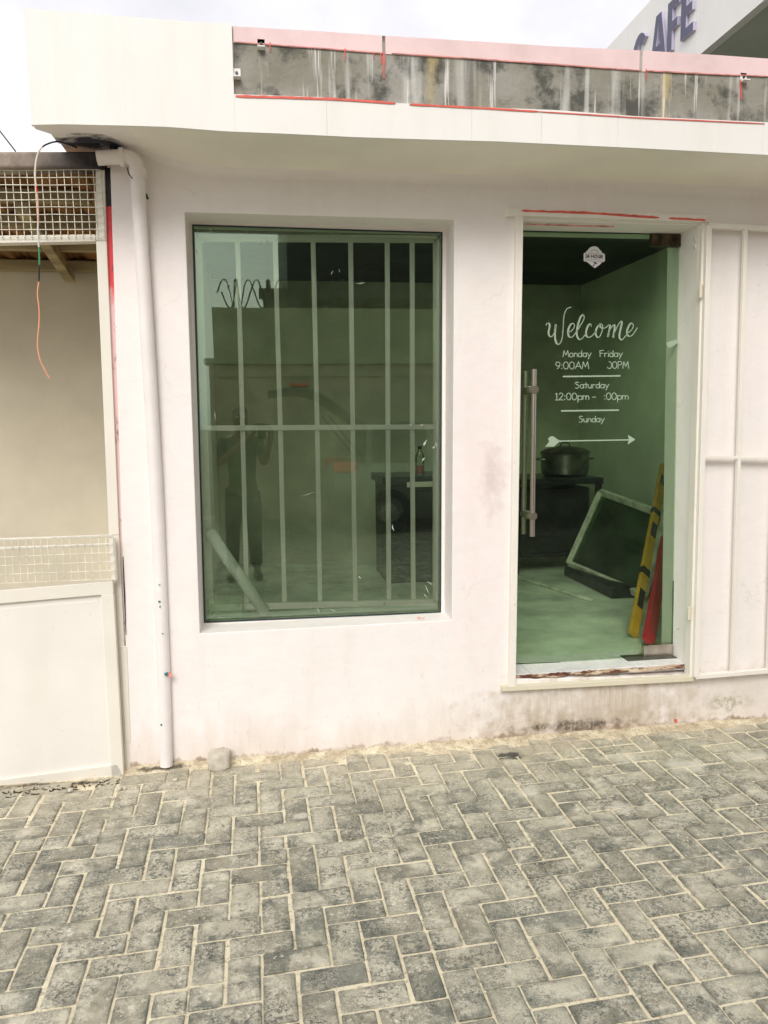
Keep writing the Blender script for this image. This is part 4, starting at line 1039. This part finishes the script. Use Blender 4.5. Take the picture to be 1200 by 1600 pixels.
# spirit level and the red plank beside it
M['yellow'] = simple('yellow_level_enamel', (.60,.34,.03), .45, 0, .15)
La, Lb = atz(989,992,FZ+.02), at(1038,728,1.62) 
lv = empty('spirit_level', La, 'long yellow spirit level with black inserts leaning just inside the door', 'spirit level')
b = MB(); b.bar(La, Lb, .060, .025, (.3,-1,.3)); b.build('level_body', M['yellow'], lv, bevel=.003)
ax = (Lb-La)
for t0, t1 in ((.13,.22),(.30,.335),(.52,.60),(.66,.69),(.86,.92)):
    b = MB(); b.bar(La+ax*t0, La+ax*t1, .045 if t1-t0 > .06 else .064, .031, (.3,-1,.3)); b.build('level_insert', M['cabtop'], lv, bevel=.002)
La2, Lb2 = atz(1013,1004,FZ+.02), at(1044,820,1.55)
M['redplank'] = simple('red_plank_paint', (.62,.02,.05), .4, 0, .1)
b = MB(); b.bar(La2, Lb2, .075, .03, (.3,-1,.3)); tag(b.build('red_plank', M['redplank'], bevel=.003), 'bright red painted plank leaning inside the door to the right of the yellow level', 'plank')
La3, Lb3 = atz(1046,982,FZ+.02), at(1052,760,1.40)
b = MB(); b.bar(La3, Lb3, .07, .03, (.3,-1,.3)); tag(b.build('black_board', M['cabinet'], bevel=.003), 'dark board leaning behind the red plank and the yellow level inside the door', 'board')
b = MB(); p = atz(812,905,FZ); q = atz(925,940,FZ); b.bar(p+Vector((0,0,.012)), q+Vector((0,0,.012)), .035, .018, (0,0,1))
tag(b.build('floor_batten', M['sash'], bevel=.002), 'thin pale batten lying on the shop floor before the black stand', 'batten')
random.seed(5)

# ------------------------------------------------------------------ cafe building behind
X6 = 6.0
zlo = (atx(1095,80,X6).z + atx(1200,0,X6).z)/2; zhi = (atx(955,70,X6).z + atx(1015,0,X6).z)/2
cf = empty('cafe_building', (X6+1.5, 8, 0), 'neighbouring cafe with navy capitals on a white sign band above the shop roof', 'building')
b = MB()
for ya in range(1, 15, 2): b.box((X6, ya, zlo), (X6+.12, ya+1.992, zhi))
b.build('sign_band', M['sign'], cf)
b = MB(); b.box((X6+.121, 1, zlo+.05), (X6+6, 15, zlo+.12)); b.build('soffit', M['soffit'], cf)
b = MB(); b.box((X6+.121, 1, zlo+.2), (X6+6, 15, zhi-.1)); b.build('roof', M['soffit'], cf)
b = MB(); b.box((X6+1.3, 1.2, -.05), (X6+6, 14.8, zlo+.049)); b.build('wall', M['gwall'], cf)
for ya in (2.2, 5.0, 7.8, 10.6):
    b = MB(); b.box((X6+1.27, ya, 1.0), (X6+1.299, ya+1.8, zlo-.8)); wf = b.build('window', M['winblack'], cf)
    b = MB(); b.box((X6+1.25, ya-.06, .94), (X6+1.269, ya, zlo-.74)); b.box((X6+1.25, ya+1.8, .94), (X6+1.269, ya+1.86, zlo-.74)); b.build('frame', M['sign'], wf)
lh = (atx(1044,9,X6).z - atx(1049.5,79,X6).z)
zb_ = (atx(1049.5,79,X6).z + atx(1070.5,66.5,X6).z)/2
def ly(px, py): return atx(px, py, X6).y
yC, yA, yF, yE, yEnd = ly(992,80), ly(1021,80), ly(1047,75), ly(1068,65), ly(1090,52)
def letter(ch, y0_, y1_):
    # u runs in reading direction (towards the camera, y decreasing)
    P = lambda u, v: Vector((X6-.05, y0_+(y1_-y0_)*u, zb_+lh*v))
    polys = {'E': [[(0,0),(.9,0),(.9,.17),(.38,.17),(.38,.42),(.8,.42),(.8,.59),(.38,.59),(.38,.83),(.9,.83),(.9,1),(0,1)]],
             'F': [[(0,0),(.38,0),(.38,.40),(.8,.40),(.8,.57),(.38,.57),(.38,.83),(.88,.83),(.88,1),(0,1)]],
             'A': [[(0,0),(.30,0),(.36,.2),(.36,.36),(.5,.80),(.5,1),(.33,1)], [(.5,1),(.5,.80),(.64,.36),(.64,.2),(.70,0),(1,0),(.67,1)], [(.36,.2),(.64,.2),(.64,.36),(.36,.36)]],
             'C': [[(.5+.48*math.cos(R(a)), .5+.5*math.sin(R(a))) for a in range(40, 321, 20)]+[(.5+.17*math.cos(R(a)), .5+.32*math.sin(R(a))) for a in range(320, 39, -20)]]}[ch]
    b = MB()
    for pl in polys:
        pts = [P(u, v) for u, v in pl]; n_ = len(pts); s = len(b.v); o = Vector((.049, 0, 0))
        b.v += pts+[p+o for p in pts]; b.f.append(list(range(s, s+n_))); b.mi.append(0); b.f.append([s+n_+k_ for k_ in range(n_)][::-1]); b.mi.append(0)
        for k_ in range(n_): b.f.append([s+k_, s+(k_+1)%n_, s+n_+(k_+1)%n_, s+n_+k_]); b.mi.append(1)
    return b.build('sign_letter', [M['navy'], M['navyedge']], cf)
letter('C', yC, yC+(yA-yC)*.84); letter('A', yA, yA+(yF-yA)*.93); letter('F', yF, yF+(yE-yF)*.93); letter('E', yE, yEnd)

# ------------------------------------------------------------------ across the yard (seen mirrored in the glass)
wl_ = empty('boundary_wall', (3, -8.8, 0), 'weathered two-tier yard wall topped with razor wire, mirrored in the shop window', 'wall')
b = MB(); b.box((-.78,-9.0,-.08),(10,-8.75,2.45)); b.build('lower_wall', M['oppwall2'], wl_)
b = MB(); b.box((-.85,-9.05,2.452),(10.05,-8.70,2.54)); b.build('ledge', M['oppwall'], wl_, bevel=.01)
b = MB(); b.box((-.70,-9.0,2.542),(10,-8.80,3.33)); b.build('upper_wall', M['oppwall'], wl_)
b = MB(); b.box((-.78,-8.748,2.26),(10,-8.72,2.29)); b.build('string_course', M['oppwall'], wl_)
b = MB(); pts = []
for i in range(900):
    a = i/900*2*math.pi*40; pts.append(Vector((-.6+i/900*9.8+.06*math.sin(a*.5), -8.9+.16*math.cos(a), 3.56+.22*math.sin(a))))
b.tube(pts, .011, 4); b.tube([Vector((p.x+.06, p.y, 7.12-p.z)) for p in pts], .011, 4)
for i in range(0, 900, 9):
    p = pts[i]; b.bar(p+Vector((-.02,0,-.02)), p+Vector((.02,0,.02)), .012, .004)
for i in range(12): b.bar((-.3+i*.85,-8.9,3.33),(-.3+i*.85,-8.9,3.62),.02,.02)
tag(b.build('razor_wire_coil', M['iron']), 'coiled razor wire running along the top of the boundary wall, mirrored in the window', 'razor wire')
bd = empty('dark_apartment_block', (6, -14, 0), 'tall dark building behind the boundary wall, mirrored high in the window and door', 'building')
b = MB(); b.box((.55,-17,-.08),(16,-11.2,9.5)); b.build('wall', M['bldg'], bd)
for fz in (3.9, 6.6):
    b = MB(); b.box((.9,-11.2,fz-.14),(15,-10.5,fz)); b.build('balcony_slab', M['bldg2'], bd)
    b = MB()
    for i in range(60): b.box((.95+i*.235,-10.54,fz),( .97+i*.235,-10.52,fz+.95))
    b.box((.9,-10.55,fz+.95),(15,-10.51,fz+.99)); b.build('balcony_railing', M['iron'], bd)
    for xx in (1.6, 4.2, 6.8, 9.4, 12.):
        b = MB(); b.box((xx,-11.198,fz+.3),(xx+1.2,-11.18,fz+2.0)); b.build('window', M['winblack'], bd)
b = MB(); b.box((.1,-11.9,-.08),(.54,-11.3,3.95)); b.box((.02,-11.95,3.951),(.54,-11.25,4.05)); b.build('annex', M['bldg2'], bd)
pl = empty('utility_pole', (-1.35,-9.6,-.08), 'slim utility pole with crossarm left of the boundary wall, mirrored in the window', 'utility pole')
b = MB(); b.tube([(-1.35,-9.6,-.08),(-1.35,-9.6,6.2)], [.12,.08], 12); b.build('pole', M['iron'], pl, smooth=True)
b = MB(); b.box((-2.1,-9.65,5.4),(-.6,-9.55,5.5)); b.build('crossarm', M['iron'], pl); b = MB(); b.box((-1.55,-9.75,3.0),(-1.15,-9.45,3.5)); b.build('junction_box', M['iron'], pl)
for i, zz in enumerate((4.4,4.7,5.52)):
    b = MB(); b.tube([(-14,-12+i*.3,zz+1.2),(-7,-10.8,zz+.2),(-1.35,-9.6,zz)], .012, 6); b.build('power_line', M['black'], pl)
dist = empty('distant_house', (-9,-26,0), 'low pale house far across the street beyond the boundary wall', 'building')
b = MB(); b.box((-15,-30,-.08),(-5,-22,3.2)); b.build('wall', M['oppwall'], dist)
b = MB(); b.add([(-15.4,-30.4,3.2),(-4.6,-30.4,3.2),(-4.6,-21.6,3.2),(-15.4,-21.6,3.2),(-10,-26,4.8)], [(0,1,4),(1,2,4),(2,3,4),(3,0,4),(3,2,1,0)]); b.build('roof', M['rust'], dist)
for xx in (-13.5,-8):
    b = MB(); b.box((xx,-21.999,1),(xx+1.4,-21.97,2.2)); b.build('window', M['winblack'], dist)

# ---- the photographer, mirrored in the window
M['skin'] = simple('skin', (.16,.085,.05), .5, 0, .08, 12, .1)
M['shirt'] = simple('dark_green_shirt', (.05,.09,.06), .8, 0, .15, 10, .2)
M['trouser'] = simple('dark_trousers', (.03,.035,.05), .8, 0, .15, 10, .2)
M['hair'] = simple('black_hair', (.012,.01,.01), .7, 0, .2, 40, .4)
def skinned(name, verts, edges, radii, m, parent, sub=2, root=0):
    me = bpy.data.meshes.new(name); o3 = origin(parent)
    me.from_pydata([tuple(Vector(v)-o3) for v in verts], edges, []); me.materials.append(m)
    o = bpy.data.objects.new(name, me); COL.objects.link(o); o.parent = parent
    sk = o.modifiers.new('skin', 'SKIN'); sk.use_smooth_shade = True
    if not me.skin_vertices:
        bm = bmesh.new(); bm.from_mesh(me); bm.verts.layers.skin.verify(); bm.to_mesh(me); bm.free()
    for i, r_ in enumerate(radii):
        r_ = r_ if isinstance(r_, tuple) else (r_, r_)
        me.skin_vertices[0].data[i].radius = r_; me.skin_vertices[0].data[i].use_root = (i == root)
    sb = o.modifiers.new('sub', 'SUBSURF'); sb.levels = sub; sb.render_levels = sub
    return o
px_, py_ = -.20, -3.86
pe = empty('person', (px_, py_, 0), 'person standing in front of the shop holding up a phone, mirrored in the window', 'person')
V = []; E_ = []; Rd = []
def av(p, r_, par=None):
    V.append((px_+p[0], py_+p[1], p[2])); Rd.append(r_); i = len(V)-1
    if par is not None: E_.append((par, i))
    return i
pel = av((0,0,.90), (.125,.10)); wa = av((0,.0,1.04), (.115,.088), pel); ch = av((0,.0,1.22), (.14,.10), wa); sh = av((0,-.005,1.35), (.105,.075), ch)
nk = av((0,.01,1.435), .050, sh); nk2 = av((0,.02,1.475), .05, nk); hd1 = av((0,.03,1.53), (.066,.078), nk2); hd2 = av((0,.03,1.59), (.070,.085), hd1); hd3 = av((0,.02,1.645), (.052,.062), hd2)
no_ = av((0,.115,1.545), .012, hd1)
for s_ in (-1, 1):
    er = av((s_*.074,.02,1.555), (.012,.02), hd1)
    s1 = av((s_*.155,0,1.34), .055, sh); el = av((s_*.215,.10,1.13), .040, s1)
    tx = .19 if s_ < 0 else .215; hx = tx-.0   # both hands close on the phone at x≈0.2 (in front of the camera foot)
    wr = av((.20+s_*.085,.31,1.415), .027, el); pm = av((.20+s_*.078,.365,1.455), (.036,.017), wr)
    for k_ in range(4):
        f1 = av((.20+s_*.066,.405+.004*k_,1.445+.018*k_), .0095, pm); f2 = av((.20+s_*.052,.425,1.447+.019*k_), .0085, f1); f3 = av((.20+s_*.040,.428-.002*k_,1.449+.019*k_), .0075, f2)
    t1 = av((.20+s_*.060,.375,1.478), .011, pm); t2 = av((.20+s_*.040,.393,1.498), .009, t1)
    hp = av((s_*.085,0,.82), .088, pel); kn = av((s_*.105,.02,.47), .058, hp); ca = av((s_*.11,-.01,.33), .054, kn); an = av((s_*.115,-.02,.09), .036, ca); he = av((s_*.118,-.035,.04), .036, an); to = av((s_*.135,.15,.03), (.042,.026), he)
skinned('body', V, E_, Rd, M['skin'], pe)
def sub_skin(name, pts, rad, m):
    v = [(px_+p[0], py_+p[1], p[2]) for p in pts]; return skinned(name, v, [(i, i+1) for i in range(len(v)-1)], rad, m, pe)
v = [(0,0,.86),(0,0,1.04),(0,0,1.22),(0,-.005,1.36),(-.155,0,1.345),(-.195,.07,1.20),(.155,0,1.345),(.195,.07,1.20)]
skinned('shirt', [(px_+a, py_+b_, c) for a, b_, c in v], [(0,1),(1,2),(2,3),(3,4),(4,5),(3,6),(6,7)], [(.142,.115),(.135,.105),(.158,.118),(.118,.088),.068,.060,.068,.060], M['shirt'], pe)
v = [(0,0,.92),(-.085,0,.83),(-.105,.02,.47),(-.113,-.01,.10),(.085,0,.83),(.105,.02,.47),(.113,-.01,.10)]
skinned('trousers', [(px_+a, py_+b_, c) for a, b_, c in v], [(0,1),(1,2),(2,3),(0,4),(4,5),(5,6)], [(.130,.108),.102,.074,.062,.102,.074,.062], M['trouser'], pe)
for s_ in (-1, 1):
    sub_skin('shoe', [(s_*.117,-.06,.035),(s_*.12,.03,.045),(s_*.138,.17,.032)], [(.045,.036),(.046,.044),(.046,.030)], M['black'])
sub_skin('hair', [(0,-.02,1.56),(0,0,1.62),(0,.02,1.672)], [(.074,.066),(.083,.088),(.060,.072)], M['hair'])
for s_ in (-1, 1):
    b = MB(); b.lathe((px_+s_*.030, py_+.102, 1.575), [(0,.009),(.006,.007),(.010,.002),(.010,-.004)], 12, 'Y'); b.build('eye', M['sticker'], pe, smooth=True)
b = MB(); b.tube([(px_-.024,py_+.103,1.502),(px_,py_+.109,1.500),(px_+.024,py_+.103,1.502)], [.004,.007,.004], 8); b.build('mouth', M['pinkdark'], pe, smooth=True)
b = MB(); b.box((-.036-.0, -3.424, 1.435), (.040, -3.415, 1.50))
ph = empty('phone', (0, -3.42, 1.43), 'dark phone held upright in both hands of the person, mirrored in the window', 'phone')
b = MB(); b.box((-.037, -3.424, 1.368), (.037, -3.415, 1.515)); b.build('phone_body', M['cabtop'], ph, bevel=.003)
b = MB(); b.box((-.034, -3.4265, 1.374), (.034, -3.4245, 1.509)); b.build('screen', M['carglass'], ph)

# ---- hatchback with its tailgate up, mirrored in the window
CX, CY = .95, -7.45     # rear end, centre line; the car points to +x
car = empty('parked_car', (CX+2, CY, 0), 'grey hatchback parked along the boundary wall with its tailgate raised, mirrored in the window', 'car')
M['carpaint'] = simple('grey_car_paint', (.20,.22,.20), .3, .3, .04, 4, .01)
M['tyre'] = simple('tyre_rubber', (.02,.02,.02), .8)
M['rim'] = simple('alloy_rim', (.5,.5,.5), .3, .9)
M['taillamp'] = simple('red_tail_lamp', (.85,.08,.03), .25, 0, .05)
M['headlamp'] = simple('clear_lamp', (.6,.62,.62), .1, .3)
sec = [(0,.70,.38,.80,.90),(.08,.76,.30,.86,.96),(.5,.82,.22,.88,.98),(1.2,.84,.20,.88,.96),(2.0,.84,.20,.87,.95),(2.8,.84,.20,.86,.94),(3.2,.83,.22,.84,.92),(3.7,.78,.24,.76,.82),(4.05,.66,.30,.66,.70),(4.12,.58,.40,.60,.64)]
b = MB()
for x, wd, z0_, z1_, z2_ in sec:
    L = [(-wd*.9,z0_),(-wd,z0_+.10),(-wd,z1_-.15),(-wd*.98,z1_),(-wd*.9,z2_),(wd*.9,z2_),(wd*.98,z1_),(wd,z1_-.15),(wd,z0_+.10),(wd*.9,z0_)]
    b.v += [Vector((CX+x, CY+a, c)) for a, c in L]
for i in range(len(sec)-1):
    for k_ in range(10): k2 = (k_+1) % 10; b.f.append([i*10+k_, i*10+k2, (i+1)*10+k2, (i+1)*10+k_]); b.mi.append(0)
b.f.append(list(range(10))); b.f.append([(len(sec)-1)*10+k_ for k_ in range(10)]); b.mi += [0,0]
body = b.build('body', M['carpaint'], car, smooth=True)
gs = [(.42,.70,.92,1.00),(.45,.68,.93,1.47),(1.0,.68,.93,1.53),(1.9,.68,.93,1.52),(2.35,.70,.93,1.42),(3.1,.76,.92,.94)]
b = MB()
for x, wd, z0_, z1_ in gs: b.v += [Vector((CX+x, CY+a, c)) for a, c in ((-wd*1.08,z0_),(-wd*.86 if z1_ > 1.2 else -wd*1.05,z1_),(wd*.86 if z1_ > 1.2 else wd*1.05,z1_),(wd*1.08,z0_))]
for i in range(len(gs)-1):
    for k_ in range(3): b.f.append([i*4+k_, i*4+k_+1, (i+1)*4+k_+1, (i+1)*4+k_]); b.mi.append(0)
b.f.append([0,1,2,3]); b.mi.append(0)
b.build('windows', M['winblack'], car, smooth=False)
b = MB()
for x, z in ((.43,1.46),(1.0,1.535),(1.9,1.525),(2.35,1.425)): b.v += [Vector((CX+x, CY+a, z+dz)) for a, dz in ((-.60,0),(-.3,.03),(.3,.03),(.60,0),(.60,-.03),(-.60,-.03))]
for i in range(3):
    for k_ in range(6): k2 = (k_+1) % 6; b.f.append([i*6+k_, i*6+k2, (i+1)*6+k2, (i+1)*6+k_]); b.mi.append(0)
b.f.append(list(range(6))); b.f.append([18+k_ for k_ in range(6)]); b.mi += [0,0]
b.build('roof', M['carpaint'], car, smooth=True)
for s_ in (-1, 1):
    for (x1, z1_), (x2, z2_) in (((.46,.93),(.50,1.46)),((1.35,.93),(1.35,1.52)),((3.05,.93),(2.3,1.43))):
        b = MB(); b.bar((CX+x1, CY+s_*.755, z1_), (CX+x2, CY+s_*.60, z2_), .07, .04, (0,1,0)); b.build('pillar', M['carpaint'], car)
    for wx in (.75, 3.25):
        b = MB(); c_ = (CX+wx, CY+s_*.76, .31)
        b.lathe(c_, [(.19,-.10),(.29,-.10),(.31,-.07),(.31,.07),(.29,.10),(.19,.10),(.19,-.10)], 28, 'Y'); wh = b.build('tyre', M['tyre'], car, smooth=True)
        b = MB(); b.lathe(c_, [(.19,-.08),(.17,s_*.05),(.05,s_*.085),(0,s_*.085)], 20, 'Y'); b.build('rim', M['rim'], wh, smooth=True)
    b = MB(); b.box((CX-.012, CY+s_*.52, .86), (CX+.30, CY+s_*.80, 1.0)); b.build('tail_lamp', M['taillamp'], car, bevel=.03)
    b = MB(); b.box((CX+3.86, CY+s_*.42, .58), (CX+4.10, CY+s_*.70, .70)); b.build('headlight', M['headlamp'], car, bevel=.03)
    b = MB(); b.box((CX+2.55, CY+s_*.80, .95), (CX+2.72, CY+s_*.98, 1.08)); b.build('wing_mirror', M['carpaint'], car, bevel=.03)
    b = MB(); b.tube([(CX+.40, CY+s_*.58, 1.05), (CX-.05, CY+s_*.58, 1.62)], .012, 8); b.build('gas_strut', M['iron'], car)
# tailgate, curved and raised
tg = [(.47,1.50),(.25,1.63),(.05,1.78),(-.15,1.92),(-.38,1.99),(-.60,2.0),(-.85,1.96)]
b = MB()
for i, (x, z) in enumerate(tg): b.v += [Vector((CX+x, CY+a, z+dz)) for a, dz in ((-.62,0),(-.3,.03),(.3,.03),(.62,0),(.60,-.07),(-.60,-.07))]
for i in range(len(tg)-1):
    for k_ in range(6): k2 = (k_+1) % 6; b.f.append([i*6+k_, i*6+k2, (i+1)*6+k2, (i+1)*6+k_]); b.mi.append(0)
b.f.append(list(range(6))); b.f.append([36+k_ for k_ in range(6)]); b.mi += [0,0]
tgo = b.build('tailgate', M['carpaint'], car, smooth=True)
b = MB(); b.box((CX-.55, CY-.5, 2.02), (CX-.30, CY+.5, 2.06)); b.build('high_brake_lamp', M['taillamp'], tgo, bevel=.01)
